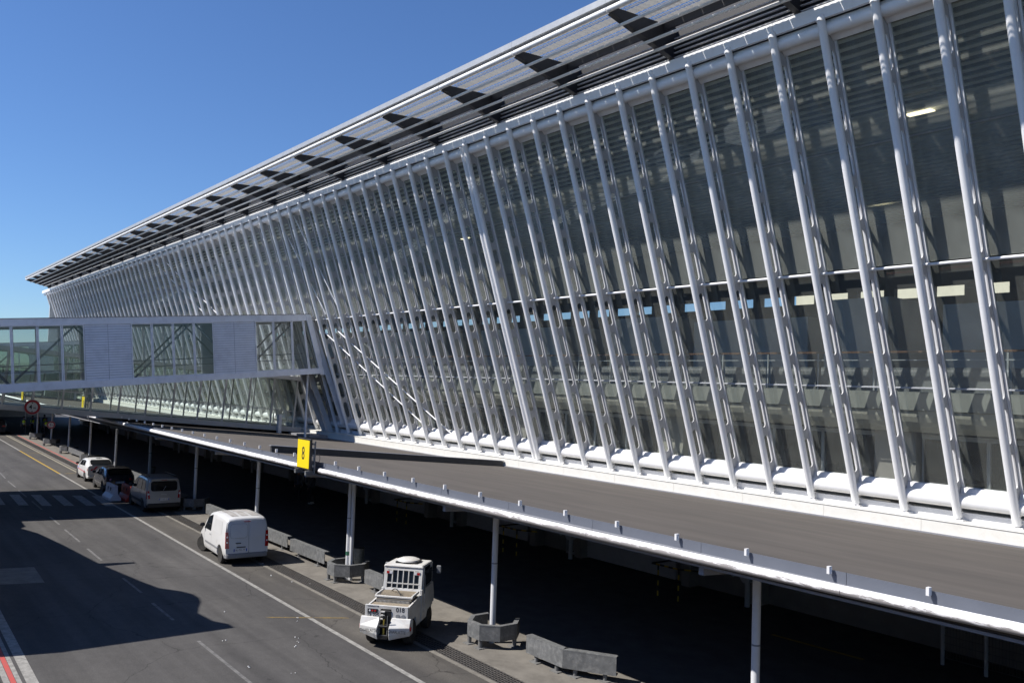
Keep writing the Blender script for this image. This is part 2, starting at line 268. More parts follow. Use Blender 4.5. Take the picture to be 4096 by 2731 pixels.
# ------------------------------------------------------------------ mesh builder
class MB:
    def __init__(s): s.v = []; s.f = []
    def add(s, vs, fs):
        k = len(s.v); s.v += [Vector(v) for v in vs]; s.f += [tuple(k+i for i in f) for f in fs]; return s
    def box(s, a, b):
        x0, y0, z0 = [min(p, q) for p, q in zip(a, b)]; x1, y1, z1 = [max(p, q) for p, q in zip(a, b)]
        return s.add([(x0, y0, z0), (x1, y0, z0), (x1, y1, z0), (x0, y1, z0), (x0, y0, z1), (x1, y0, z1), (x1, y1, z1), (x0, y1, z1)],
                     [(3, 2, 1, 0), (4, 5, 6, 7), (0, 1, 5, 4), (1, 2, 6, 5), (2, 3, 7, 6), (3, 0, 4, 7)])
    def hexa(s, P): return s.add(P, [(3, 2, 1, 0), (4, 5, 6, 7), (0, 1, 5, 4), (1, 2, 6, 5), (2, 3, 7, 6), (3, 0, 4, 7)])
    def beam(s, p, q, wd, ht, upv=(0, 0, 1)):
        p, q = Vector(p), Vector(q); d = (q-p).normalized(); a = d.cross(Vector(upv))
        if a.length < 1e-4: a = d.cross(Vector((1, 0, 0)))
        a = a.normalized()*wd/2; b = a.cross(d).normalized()*ht/2
        P = [p-a-b, p+a-b, p+a+b, p-a+b]; Q = [q-a-b, q+a-b, q+a+b, q-a+b]
        return s.add(P+Q, [(0, 1, 2, 3), (7, 6, 5, 4), (0, 4, 5, 1), (1, 5, 6, 2), (2, 6, 7, 3), (3, 7, 4, 0)])
    def tube(s, p, q, r, n=12, r1=None, dome=False):
        p, q = Vector(p), Vector(q); d = (q-p).normalized(); a = d.cross(Vector((0, 0, 1)))
        if a.length < 1e-3: a = d.cross(Vector((1, 0, 0)))
        a.normalize(); b = d.cross(a); r1 = r if r1 is None else r1
        rings = [(p, r), (q, r1)]
        if dome: rings = [(p-d*r*.6, r*.35), (p-d*r*.35, r*.75), (p, r), (q, r1), (q+d*r1*.5, r1*.8), (q+d*r1*.8, r1*.4)]
        vs = []
        for c, rr in rings: vs += [c+(a*math.cos(2*math.pi*i/n)+b*math.sin(2*math.pi*i/n))*rr for i in range(n)]
        fs = []
        for k in range(len(rings)-1):
            fs += [(k*n+i, k*n+(i+1) % n, (k+1)*n+(i+1) % n, (k+1)*n+i) for i in range(n)]
        fs += [tuple(range(n))[::-1], tuple((len(rings)-1)*n+i for i in range(n))]
        return s.add(vs, fs)
    def prism(s, poly, ext):
        """poly: list of 3-D points, extruded by vector ext"""
        e = Vector(ext); P = [Vector(p) for p in poly]; n = len(P)
        return s.add(P+[p+e for p in P], [tuple(range(n))[::-1], tuple(range(n, 2*n))]+[(i, (i+1) % n, n+(i+1) % n, n+i) for i in range(n)])
    def lathe(s, prof, c, axis='z', n=20):
        vs = []; fs = []; c = Vector(c)
        for r, h in prof:
            for i in range(n):
                a = 2*math.pi*i/n; x, y = r*math.cos(a), r*math.sin(a)
                vs.append(c+Vector({'z': (x, y, h), 'y': (x, h, y), 'x': (h, x, y)}[axis]))
        for k in range(len(prof)-1): fs += [(k*n+i, k*n+(i+1) % n, (k+1)*n+(i+1) % n, (k+1)*n+i) for i in range(n)]
        fs += [tuple(range(n))[::-1], tuple((len(prof)-1)*n+i for i in range(n))]
        return s.add(vs, fs)
    def quad(s, a, b, c, d): return s.add([a, b, c, d], [(0, 1, 2, 3)])
    def mesh(s, name, m, smooth=False, origin=None, bevel=0):
        me = bpy.data.meshes.new(name); o = Vector(origin) if origin is not None else Vector()
        me.from_pydata([v-o for v in s.v], [], s.f); me.validate()
        bm = bmesh.new(); bm.from_mesh(me); bmesh.ops.recalc_face_normals(bm, faces=bm.faces)
        if bevel: bmesh.ops.bevel(bm, geom=[e for e in bm.edges if e.is_manifold and e.calc_face_angle(0) > .5], offset=bevel, segments=1, affect='EDGES', clamp_overlap=True)
        bm.to_mesh(me); bm.free()
        for k in (m if isinstance(m, (list, tuple)) else [m]): me.materials.append(k)
        if smooth:
            me.polygons.foreach_set('use_smooth', [True]*len(me.polygons))
            try: me.set_sharp_from_angle(angle=R(38))
            except Exception: pass
        return me
    def build(s, name, m, parent=None, smooth=False, origin=None, loc=None, bevel=0):
        o = bpy.data.objects.new(name, s.mesh(name, m, smooth, origin, bevel)); COL.objects.link(o)
        if parent: o.parent = parent
        if loc is not None: o.location = loc
        return o
def thing(name, loc, label, cat, group=None, rz=0):
    o = bpy.data.objects.new(name, None); COL.objects.link(o); o.location = loc; o.rotation_euler = (0, 0, rz); o.empty_display_size = .3
    o['label'] = label; o['category'] = cat
    if group: o['group'] = group
    return o
def tag(o, label, cat, group=None):
    o['label'] = label; o['category'] = cat
    if group: o['group'] = group
    return o
def struct(o): o['kind'] = 'structure'; return o
def dup(o, loc=None, parent=None):
    c = o.copy(); COL.objects.link(c)
    if parent is not None: c.parent = parent
    if loc is not None: c.location = loc
    for ch in list(o.children): dup(ch, None, c)
    return c
def text(body, size, m, name, parent, mw, extrude=.002, align='CENTER', xs=1.0, shear=0.0, bold=0.0):
    cu = bpy.data.curves.new(name, 'FONT'); cu.body = body; cu.size = size; cu.align_x = align; cu.align_y = 'CENTER'; cu.extrude = extrude; cu.resolution_u = 3; cu.shear = shear; cu.offset = bold*size
    to = bpy.data.objects.new(name+'_tmp', cu); COL.objects.link(to)
    me = bpy.data.meshes.new_from_object(to.evaluated_get(bpy.context.evaluated_depsgraph_get()))
    bpy.data.objects.remove(to); bpy.data.curves.remove(cu)
    me.materials.clear(); me.materials.append(m); me.name = name
    me.transform(mw @ Matrix.Diagonal((xs, 1, 1, 1)))
    o = bpy.data.objects.new(name, me); COL.objects.link(o); o.parent = parent
    return o
def frame3(o, ex, ey):
    ex, ey = Vector(ex).normalized(), Vector(ey).normalized(); ez = ex.cross(ey).normalized(); ey = ez.cross(ex)
    o = Vector(o); return Matrix(((ex.x, ey.x, ez.x, o.x), (ex.y, ey.y, ez.y, o.y), (ex.z, ey.z, ez.z, o.z), (0, 0, 0, 1)))

# ------------------------------------------------------------------ ground, road, markings
def gy(x): return .0165*(-x-20)
XA, XB = 15.0, -150.0
def strip(y0, y1, z, name, m, xa=XA, xb=XB, thick=None):
    b = MB()
    if thick: b.hexa([(xa, y0+gy(xa), z), (xb, y0+gy(xb), z), (xb, y1+gy(xb), z), (xa, y1+gy(xa), z), (xa, y0+gy(xa), z+thick), (xb, y0+gy(xb), z+thick), (xb, y1+gy(xb), z+thick), (xa, y1+gy(xa), z+thick)])
    else: b.quad((xa, y0+gy(xa), z), (xb, y0+gy(xb), z), (xb, y1+gy(xb), z), (xa, y1+gy(xa), z))
    return struct(b.build(name, m))
struct(MB().quad((-4000, -4000, 0), (4000, -4000, 0), (4000, 4000, 0), (-4000, 4000, 0)).build('ground', M['yard']))
strip(-1.5, 11.52, .004, 'road', M['asphalt'])
strip(11.53, 12.92, .004, 'parking_strip', M['kerb_asphalt'])
strip(12.925, 13.06, .004, 'drain_edging', M['edging'], thick=.012)
strip(13.06, 13.66, .004, 'drain_shade_sheet', M['trench_shade'])
strip(13.66, 13.72, .004, 'drain_edging', M['edging'], thick=.012)
strip(13.72, 16.2, .0, 'pavement', M['pavement'], thick=.014)
strip(16.2, 26.0, .004, 'covered_apron', M['apron'])
# grating over the drain: real bars
b = MB(); x = -12.0
for k in range(7):
    y = 13.09+k*.09
    b.hexa([(-12, y+gy(-12)-.008, .004), (-112, y+gy(-112)-.008, .004), (-112, y+gy(-112)+.008, .004), (-12, y+gy(-12)+.008, .004), (-12, y+gy(-12)-.008, .018), (-112, y+gy(-112)-.008, .018), (-112, y+gy(-112)+.008, .018), (-12, y+gy(-12)+.008, .018)])
while x > -112:
    b.box((x-.007, 13.065+gy(x), .006), (x+.007, 13.655+gy(x), .017)); x -= .14 if x > -60 else .28
o = b.build('drain_grating', M['grate']); o['kind'] = 'structure'
# painted lines: sheets above the asphalt
mk = MB().quad((XA, 11.44+gy(XA), .008), (-68, 11.44+gy(-68), .008), (-68, 11.58+gy(-68), .008), (XA, 11.58+gy(XA), .008))
struct(mk.build('edge_line', M['white_line']))
struct(MB().quad((-68, 11.44+gy(-68), .008), (-88, 11.44+gy(-88), .008), (-88, 11.58+gy(-88), .008), (-68, 11.58+gy(-68), .008)).build('edge_line', M['yellow_line']))
struct(MB().quad((-88, 11.44+gy(-88), .008), (-140, 11.44+gy(-140), .008), (-140, 11.58+gy(-140), .008), (-88, 11.58+gy(-88), .008)).build('edge_line', M['white_line']))
for (xa, xb, ya, yb) in [(-20.0, -24.3, 8.03, 8.05), (-26.7, -29.0, 8.09, 8.11), (-30.5, -33.0, 8.17, 8.18), (-36.4, -39.1, 8.22, 8.26), (-40.7, -44.2, 8.3, 8.34), (-45.7, -48.3, 8.38, 8.42), (-50.9, -54.3, 8.48, 8.54),
                        (-56.2, -59.4, 8.55, 8.6), (-61.0, -64.6, 8.66, 8.7), (-66.2, -70.0, 8.76, 8.9), (-72.5, -76, 8.95, 9.02), (-78.5, -82, 9.06, 9.12), (-13.5, -17, 7.93, 7.98), (-84.5, -88, 9.16, 9.22)]:
    struct(MB().quad((xa, ya-.045, .008), (xb, yb-.045, .008), (xb, yb+.045, .008), (xa, ya+.045, .008)).build('lane_dash', M['thin_dash']))
for x0, y0, x1, y1 in [(-57.65, 7.87, -53.0, 7.71), (-57.1, 8.89, -52.3, 8.71), (-56.5, 9.87, -51.9, 9.71), (-56.0, 10.83, -51.5, 10.72), (-55.5, 11.79, -51.0, 11.55), (-58.2, 6.87, -53.6, 6.7), (-58.7, 5.87, -54.1, 5.7)]:
    struct(MB().quad((x0, y0, .0085), (x1, y1, .0085), (x1+.2, y1+.45, .0085), (x0+.2, y0+.48, .0085)).build('zebra_bar', M['zebra']))
for xa, xb, ya, yb, m, n in [(-24.3, -24.42, 10.5, 12.6, 'yellow_faint', 'bay_mark'), (-67.9, -68.1, 12.6, 13.7, 'yellow_faint', 'bay_mark'), (-85, -85.2, 13.0, 15.0, 'yellow_faint', 'bay_mark')]:
    struct(MB().quad((xa-1.3*(n == 'bay_mark' and m == 'yellow_faint' and xa > -30), ya, .0082), (xb-1.3*(xa > -30), ya, .0082), (xb, yb, .0082), (xa, yb, .0082)).build(n, M[m]))
# pale old line and red-painted pavement edge at the far end, lines at the near left
strip(12.66, 12.8, .0082, 'old_edge_line', M['old_line'], -56, -125)
struct(MB().quad((-74, 14.62, .0182), (-108, 15.20, .0182), (-108, 15.32, .0182), (-74, 14.74, .0182)).build('red_kerb_line', M['red_line']))
strip(3.68, 3.92, .008, 'side_line', M['white_line'], XA, -31)
strip(3.50, 3.60, .008, 'side_line', M['white_line'], XA, -30); strip(3.24, 3.37, .008, 'side_line', M['white_line'], XA, -29)
strip(3.38, 3.49, .009, 'side_line', M['red_line'], XA, -29)
struct(MB().quad((-36.6, 4.6, .0081), (-36.3, 5.9, .0081), (-33.5, 5.8, .0081), (-33.9, 4.4, .0081)).build('concrete_patch', M['edging']))
yl = MB().quad((-16.4, 22.55, .0085), (-13.5, 22.7, .0085), (-13.5, 22.85, .0085), (-16.4, 22.7, .0085))
struct(yl.build('floor_line', M['yellow_line']))

# ------------------------------------------------------------------ terminal building
X0, S = -10.1087, 1.5
BOT = Vector((0, 24.1352, 4.0568)); TOP = Vector((0, 19.6964, 17.0187))
T = (TOP-BOT).normalized(); N = Vector((0, T.z, -T.y))              # N points into the building
FL = (TOP-BOT).length
def F(s, wv, x=0): return Vector((x, 0, 0))+BOT+T*s+N*wv
XR, XL, NM = X0+4*S, -124.2, 81                                    # facade from off-frame right to the far end
L0 = Vector((-60, 24.2, 3.6))
tb = thing('terminal_building', L0, 'long glass-fronted terminal with leaning white mullions and an overhanging slatted roof', 'building')
def BP(mb, name, m, smooth=False, bevel=0): return mb.build(name, m, tb, smooth, L0, None, bevel)
# prototype mullion at X = 0
O = Vector((0, L0.y, L0.z))
tube = MB().tube(F(.02, 0), F(FL-.05, 0), .108, 14)
tube.lathe([(0.02, 0), (.1, -.02), (.108, .0)], (0, 0, 0)) if False else None
tm = tube.mesh('mullion', M['white_clean'], True, O)
def fin_mesh():
    bm = bmesh.new(); edges = []
    def loop(pts):
        vs = [bm.verts.new(F(s, wv)-O) for s, wv in pts]
        for i in range(len(vs)): edges.append(bm.edges.new((vs[i], vs[(i+1) % len(vs)])))
    loop([(.12, .03), (.12, .26), (.5, .43), (FL-.5, .43), (FL-.2, .05), (FL-.2, .03)])
    for half in (.92, 7.12):
        for k in range(5):
            s0 = half+k*1.205; l = .93; wa, wb = .115, .365; c = (wa+wb)/2; r = (wb-wa)/2; pts = []
            for i in range(9): a = math.pi*i/8; pts.append((s0+.16-.16*math.sin(a), c-r*math.cos(a)))
            for i in range(9): a = math.pi*i/8; pts.append((s0+l-.16+.16*math.sin(a), c+r*math.cos(a)))
            loop(pts)
    bmesh.ops.triangle_fill(bm, use_beauty=True, use_dissolve=False, edges=edges)
    g = bmesh.ops.extrude_face_region(bm, geom=bm.faces[:])
    for v in [e for e in g['geom'] if isinstance(e, bmesh.types.BMVert)]: v.co.x += .028
    for v in bm.verts: v.co.x -= .014
    bmesh.ops.recalc_face_normals(bm, faces=bm.faces)
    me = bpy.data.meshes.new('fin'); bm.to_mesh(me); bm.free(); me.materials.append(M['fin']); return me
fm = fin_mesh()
fr = MB()
for side in (-1, 1):
    a = F(.5, .30, side*.055)
    fr.hexa([F(.5, .41, side*.02), F(.5, .41, side*.085), F(.5, .49, side*.085), F(.5, .49, side*.02), F(FL-.35, .41, side*.02), F(FL-.35, .41, side*.085), F(FL-.35, .49, side*.085), F(FL-.35, .49, side*.02)])
frm = fr.mesh('frame_profile', M['white_clean'], False, O)
ft = MB().box((-.16, 24.06, 3.985), (.16, 24.42, 4.02))
for k in range(3): ft.box((.014, 24.14+k*.0, 4.1+k*.1), (.05, 24.42, 4.125+k*.1))
ftm = ft.mesh('foot_plate', M['white_clean'], False, O)
capm = MB().lathe([(.03, .16), (.085, .12), (.112, .05), (.112, -.06)], TOP+Vector((0, .0, -.02)), 'z', 14).mesh('cap', M['white_clean'], True, O)
for i in range(-4, NM-4):
    x = X0-S*i
    if x < XL-.2: break
    def part(n, me, par, loc):
        o = bpy.data.objects.new(n, me); COL.objects.link(o); o.parent = par; o.location = loc; return o
    mu = part('mullion', tm, tb, (x-L0.x, 0, 0))
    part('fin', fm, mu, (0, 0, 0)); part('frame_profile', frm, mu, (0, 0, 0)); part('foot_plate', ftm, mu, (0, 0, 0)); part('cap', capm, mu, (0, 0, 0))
    if i in (13, 39, 65):
        part('mullion', tm, tb, (x-L0.x-.25, .0, 0))
# tubes and transoms, one piece per bay, shared meshes
ox = Vector((0, L0.y, L0.z))
bays = [X0-S*(i+.5) for i in range(-5, NM-5) if X0-S*(i+1) > XL-1]
half = S/2
def seg(name, mb, m, smooth=False):
    me = mb.mesh(name, m, smooth, ox)
    for x in bays:
        o = bpy.data.objects.new(name, me); COL.objects.link(o); o.parent = tb; o.location = (x-L0.x, 0, 0)
seg('base_tube', MB().tube(F(.42, .19, -half+.03), F(.42, .19, half-.03), .195, 20), M['white'], True)
bs = MB(); bs.hexa([F(.58, .26, -half+.02), F(.58, .26, half-.02), F(.58, .46, half-.02), F(.58, .46, -half+.02), F(.72, .37, -half+.02), F(.72, .37, half-.02), F(.72, .46, half-.02), F(.72, .46, -half+.02)])
bs.box((-half+.02, 24.30, 3.985), (half-.02, 24.5, 4.2))
seg('sill_profile', bs, M['white'])
seg('top_tube', MB().tube(F(13.42, .20, -half+.02), F(13.42, .20, half-.02), .165, 18), M['white_clean'], True)
seg('transom', MB().tube(F(6.93, .30, -half+.0), F(6.93, .30, half), .042, 10), M['white'], True)
seg('thin_transom', MB().beam(F(3.52, .42, -half+.1), F(3.52, .42, half-.1), .03, .05, N), M['frame_grey'])
seg('glass_joint', MB().beam(F(10.25, .43, -half+.1), F(10.25, .43, half-.1), .012, .03, N), M['frame_grey'])
hd = MB().hexa([F(13.10, .37, -half+.02), F(13.10, .37, half-.02), F(13.10, .46, half-.02), F(13.10, .46, -half+.02), F(13.26, .27, -half+.02), F(13.26, .27, half-.02), F(13.26, .46, half-.02), F(13.26, .46, -half+.02)])
seg('head_profile', hd, M['white_clean'])
fp = MB().box((-half*3+.006, 19.70, 17.02), (half*3-.006, 19.80, 17.38)); fp.box((-half*3+.006, 19.90, 16.78), (half*3-.006, 20.02, 17.02))
fpm = fp.mesh('fascia_panel', M['white_clean'], False, ox)
for k in range(27):
    o = bpy.data.objects.new('fascia_panel', fpm); COL.objects.link(o); o.parent = tb; o.location = (X0+S*4-S*1.5-4.5*k-L0.x-S*1.0, 0, 0)
# glass panes: rows between sill, thin transom, transom, joint and head
rows = [(.72, 3.49, 'facade_glass'), (3.55, 6.88, 'facade_glass'), (6.98, 10.23, 'facade_glass_up'), (10.27, 13.10, 'facade_glass_up')]
gm = [MB().quad(F(a, .445, -half+.085), F(a, .445, half-.085), F(c, .445, half-.085), F(c, .445, -half+.085)).mesh('glass_pane', M[g], False, ox) for a, c, g in rows]
cnt = 0; rest = MB(); rest_up = MB()
for x in bays:
    for k, (a, c, g) in enumerate(rows):
        if cnt < 296:
            o = bpy.data.objects.new('glass_pane', gm[k]); COL.objects.link(o); o.parent = tb; o.location = (x-L0.x, 0, 0); cnt += 1
        else:
            (rest if k < 2 else rest_up).quad(F(a, .445, x-half+.085), F(a, .445, x+half-.085), F(c, .445, x+half-.085), F(c, .445, x-half+.085))
for q, g in ((rest, 'facade_glass'), (rest_up, 'facade_glass_up')):
    if q.v: BP(q, 'glass_pane', M[g])['kind'] = 'stuff'
# plinth with panel joints
pm = MB().box((-half*2+.004, 23.62, 3.5), (half*2-.004, 24.5, 3.97)); pm.box((-half*2+.004, 23.60, 3.97), (half*2-.004, 24.5, 3.985))
pmm = pm.mesh('plinth_block', M['plinth'], False, ox)
for k in range(41):
    o = bpy.data.objects.new('plinth_block', pmm); COL.objects.link(o); o.parent = tb; o.location = (X0+S*4-S*.5-3*k-L0.x, 0, 0)
BP(MB().box((XR, 23.55, 3.40), (XL, 23.619, 3.64)), 'plinth_strip', M['strip'])
# cross braces of steel rod behind the tubes
brace = MB()
def rod(mb, p, q, r=.035, off=.16):
    a = F(p[1], off, p[0]); c = F(q[1], off, q[0]); mb.tube(a, c, r, 8)
def loc_of(X, z): return (X, (z-BOT.z)/T.z)
for (xa, za, xb, zb_) in [(-47.6, 9.9, -38.4, 4.7), (-45.9, 9.95, -36.4, 4.65), (-46.8, 10.9, -49.6, 16.4), (-44.9, 10.9, -47.6, 16.5),
                          (-76, 16.3, -63, 9.5), (-73.5, 16.3, -60.5, 9.5)]:
    o = MB(); rod(o, loc_of(xa, za), loc_of(xb, zb_)); BP(o, 'brace_rod', M['white_clean'], True)
# roof overhang: brackets every 4.5 m, rods, gutter, perforated panels, slats
bx = [X0-S*(5.5+3*k) for k in range(-3, 37)]; bx = [x for x in bx if x > XL-.5]
bp_ = MB().prism([(-.045, 17.12, 18.12), (-.045, 19.80, 17.44), (-.045, 19.88, 17.44), (-.045, 19.88, 18.45), (-.045, 19.3, 18.42), (-.045, 17.12, 18.33)], (.09, 0, 0))
bp_.prism([(-.10, 17.12, 18.10), (-.10, 19.80, 17.42), (-.10, 19.80, 17.44), (-.10, 17.12, 18.12)], (.2, 0, 0))
bpm = bp_.mesh('roof_bracket', M['dark_steel'], False, ox)
for x in bx:
    o = bpy.data.objects.new('roof_bracket', bpm); COL.objects.link(o); o.parent = tb; o.location = (x-L0.x, 0, 0)
spans = [(bx[k]+bx[k+1])/2 for k in range(len(bx)-1)]
def span(name, mb, m, smooth=False, xs=None):
    me = mb.mesh(name, m, smooth, ox)
    for x in (xs or spans):
        o = bpy.data.objects.new(name, me); COL.objects.link(o); o.parent = tb; o.location = (x-L0.x, 0, 0)
hw = 2.25
span('gutter_tube', MB().tube((-hw+.02, 17.03, 18.20), (hw-.02, 17.03, 18.20), .085, 12), M['rod'], True)
span('roof_edge_strip', MB().box((-hw+.004, 16.92, 18.36), (hw-.004, 17.18, 18.56)), M['roof_gutter'])
for yy, zz in ((17.56, 17.90), (18.10, 17.77), (18.60, 17.64), (19.06, 17.53)):
    span('eave_rod', MB().tube((-hw+.01, yy, zz), (hw-.01, yy, zz), .048, 8), M['rod'], True)
# perforated panels, six to a span, with rows of narrow slots between them
zp = lambda y: 18.40+(y-17.2)*.03
for (ya, yb_) in ((17.20, 17.60), (17.82, 18.20), (18.42, 18.76), (18.98, 19.30)):
    pmsh = MB()
    n = 8; pts = []
    for k in range(n): pts.append((-.365+.73*k/(n-1), (.018 if k % 2 else 0)))
    vs = []
    for px_, pz in pts: vs += [(px_, ya, zp(ya)+pz), (px_, yb_, zp(yb_)+pz)]
    pmsh.add(vs, [(2*k, 2*k+1, 2*k+3, 2*k+2) for k in range(n-1)])
    me = pmsh.mesh('soffit_panel', M['perf'], False, ox)
    for x in spans[:12]:
        for j in range(6):
            o = bpy.data.objects.new('soffit_panel', me); COL.objects.link(o); o.parent = tb; o.location = (x-hw+.375+.75*j-L0.x, 0, 0)
    far = MB()
    for x in spans[12:]: far.quad((x-hw+.02, ya, zp(ya)), (x+hw-.02, ya, zp(ya)), (x+hw-.02, yb_, zp(yb_)), (x-hw+.02, yb_, zp(yb_)))
    BP(far, 'soffit_panel', M['perf'])['kind'] = 'stuff'
    for q in (yb_+.075, yb_+.145):
        if q < 19.2: span('roof_slat', MB().box((-hw+.02, q-.016, zp(q)-.004), (hw-.02, q+.016, zp(q)+.006)), M['perf'])
BP(MB().box((bx[0], 19.33, 18.2), (XL-.3, 19.39, 18.6)), 'roof_beam', M['dark_steel'])  # dark strip standing in for the shaded void behind the soffit panels
BP(MB().box((bx[0], 19.92, 17.05), (XL-.3, 20.0, 18.7)), 'eave_back_wall', M['dark_steel'])
for k in range(5):
    zz = 17.46+.15*k
    span('louvre_slat', MB().box((-hw+.05, 19.80, zz), (hw-.05, 19.88, zz+.03)), M['rod'])
# body: roof deck, end wall, rear wall, floors
BP(MB().box((XR+6, 20.0, 18.45), (XL, 33, 18.8)), 'roof_deck', M['roof_gutter']); BP(MB().box((XR+6, 37, 18.45), (XL, 46, 18.8)), 'roof_deck', M['roof_gutter'])
BP(MB().box((XL+.25, 20.2, 3.6), (XL-.05, 46, 18.44)), 'end_wall', M['int_grey'])
BP(MB().box((XR+6, 20.2, 0), (XR+5.7, 46, 18.44)), 'end_wall', M['int_dark'])
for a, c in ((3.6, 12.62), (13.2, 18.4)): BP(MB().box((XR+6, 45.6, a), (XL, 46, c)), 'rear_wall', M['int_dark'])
for k in range(60):
    xx = XR+5-2.2*k
    if xx > XL: BP(MB().box((xx, 45.62, 12.62), (xx-.6, 45.98, 13.2)), 'rear_wall_pier', M['int_dark'])
for k in range(44):
    yy = 20.75+k*.56
    BP(MB().box((XR+5.5, yy-.11, 17.24-.012*k), (XL+.3, yy+.11, 17.27-.012*k+(.17 if k > 13 else 0))), 'ceiling_slat', M['int_slat'])
BP(MB().box((XR+5.5, 20.3, 17.7), (XL+.3, 33, 17.76)), 'ceiling_void', M['int_dark']); BP(MB().box((XR+5.5, 37, 17.7), (XL+.3, 45.5, 17.76)), 'ceiling_void', M['int_dark'])
BP(MB().box((XR+6, 33.002, 18.6), (XL, 36.998, 18.63)), 'added_skylight', M['perf'])  # added roof opening under a translucent sheet, brings daylight into the hall
for x, y in ((-15.3, 28.9), (-11.9, 32.3), (-23.5, 40.5), (-49, 33)):
    BP(MB().box((x-.45, y-.16, 17.02), (x+.45, y+.16, 17.06)), 'ceiling_lamp', M['lamp_glow'])
BP(MB().box((XR+5.5, 24.2, 6.98), (XL+.3, 45.5, 7.30)), 'upper_floor', M['int_floor'])
BP(MB().box((XR+5.5, 24.05, 6.9), (XL+.3, 24.20, 7.42)), 'floor_edge', M['edge_grey'])
sp = []
for k in range(7): a = math.pi/2*k/6; sp.append((0, 24.12+.75*(1-math.cos(a)), 6.88-.62*math.sin(a)))
sp += [(0, 25.3, 6.26), (0, 25.3, 6.88)]
BP(MB().prism([(XR+5.5, p[1], p[2]) for p in sp], (XL+.3-XR-5.5, 0, 0)), 'curved_bulkhead', M['int_beige'])
BP(MB().box((XR+5.5, 24.6, 3.55), (XL+.3, 45.5, 3.9)), 'lower_floor', M['int_floor'])
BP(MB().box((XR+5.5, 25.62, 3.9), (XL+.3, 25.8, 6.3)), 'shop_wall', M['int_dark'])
BP(MB().box((XR+5.5, 25.25, 3.9), (XL+.3, 25.6, 4.42)), 'shop_sill', M['frame_grey'])
for k in range(13):
    xx = XR-9.0*k-1.6
    if xx-7.6 < XL: break
    f_ = MB()
    f_.box((xx, 25.42, 6.06), (xx-7.6, 25.6, 6.18)); f_.box((xx, 25.42, 4.43), (xx-7.6, 25.6, 4.55))
    for q in range(5): f_.box((xx-q*1.9+.05-.05*(q == 0), 25.44, 4.551), (xx-q*1.9-.05+.05*(q == 4), 25.6, 6.059))
    o = BP(f_, 'shop_window', M['frame_grey'])
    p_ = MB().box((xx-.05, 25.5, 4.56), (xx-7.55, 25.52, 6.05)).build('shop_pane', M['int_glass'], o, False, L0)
    BP(MB().box((xx-7.65, 25.2, 3.9), (xx-8.95, 25.605, 6.26)), 'shop_pier', M['int_beige' if k % 2 else 'wall_conc'])
BP(MB().box((XR+5.5, 24.9, 4.5), (XL+.3, 25.0, 4.56)), 'inner_ledge', M['plinth'])
for k in range(58):
    xx = XR+3-1.9*k
    if xx-1.8 < XL: break
    o = BP(MB().box((xx, 24.55, 7.42), (xx-1.72, 24.58, 8.12)), 'railing_panel', M['rail_panel'])
    MB().box((xx+.05, 24.54, 7.3), (xx+.10, 24.59, 8.55)).build('railing_post', M['frame_grey'], o, False, L0)
BP(MB().beam((XR+4, 24.56, 8.58), (XL+.5, 24.56, 8.58), .07, .06), 'handrail', M['handrail'])
BP(MB().beam((XR+4, 24.56, 8.34), (XL+.5, 24.56, 8.34), .03, .03), 'mid_rail', M['frame_grey'])
for xa, xb, ya, zt_ in ((-11, -15.5, 31, 10.6), (-17, -19.6, 30, 10.9), (-21, -27, 31, 10.4), (-29, -33, 31.5, 10.8), (-36, -44, 31, 10.5), (-50, -58, 31, 10.7), (-64, -74, 31, 10.5)):
    BP(MB().box((xa, ya, 7.3), (xb, ya+3, zt_)), 'lounge_kiosk', M['int_grey'])
# pale sunlit hangar far behind the hall, seen through its rear windows
hg = MB().box((30, 92, 0), (-64, 110, 26)); tag(hg.build('hangar', M['cream_wall']), 'pale cream hangar wall seen through the far windows of the hall', 'hangar')
# ground-floor wall under the facade: piers, shutters, doors, braces
BP(MB().box((XR+5.5, 25.75, 0), (XL, 26.0, 3.55)), 'ground_floor_wall', M['wall_conc'])
BP(MB().box((XR+5.5, 24.5, 3.40), (XL, 25.9, 3.55)), 'ground_floor_ceiling', M['soffit'])
for k in range(12):
    xx = -14.6-9.1*k
    def shut(xa, xb):
        m = MB(); n = 22
        for q in range(n):
            za = .05+2.9*q/n; zb_ = .05+2.9*(q+1)/n
            m.hexa([(xa, 25.55, za), (xb, 25.55, za), (xb, 25.7, za), (xa, 25.7, za), (xa, 25.59, zb_-.01), (xb, 25.59, zb_-.01), (xb, 25.7, zb_-.01), (xa, 25.7, zb_-.01)])
        BP(m, 'roller_shutter', M['shutter'])
    shut(xx-8.3, xx-13.3)
    BP(MB().box((xx-4.2, 25.2, 0), (xx-4.6, 25.74, 3.4)), 'pier', M['wall_conc']); BP(MB().box((xx-7.3, 25.2, 0), (xx-7.7, 25.74, 3.4)), 'pier', M['wall_conc'])
    d_ = MB(); d_.box((xx-13.5, 25.5, 0), (xx-13.6, 25.7, 2.5)); d_.box((xx-14.5, 25.5, 0), (xx-14.6, 25.7, 2.5)); d_.box((xx-13.6, 25.5, 2.4), (xx-14.5, 25.7, 2.5)); d_.box((xx-13.6, 25.5, 0), (xx-14.5, 25.7, .12))
    BP(d_, 'door_frame', M['frame_grey'])
    o = MB(); o.beam((xx-6.4, 22.7, 3.35), (xx-4.9, 24.7, .95), .22, .10); o.beam((xx-6.0, 22.7, 3.35), (xx-4.5, 24.7, 1.1), .12, .10); BP(o, 'diagonal_strut', M['post'])
    o = MB(); o.tube((xx-4.35, 24.75, 0), (xx-4.35, 24.75, 3.38), .09, 10); o.tube((xx-4.35, 24.6, 1.0), (xx-4.35, 24.9, 1.0), .2, 14); BP(o, 'strut_column', M['post'])

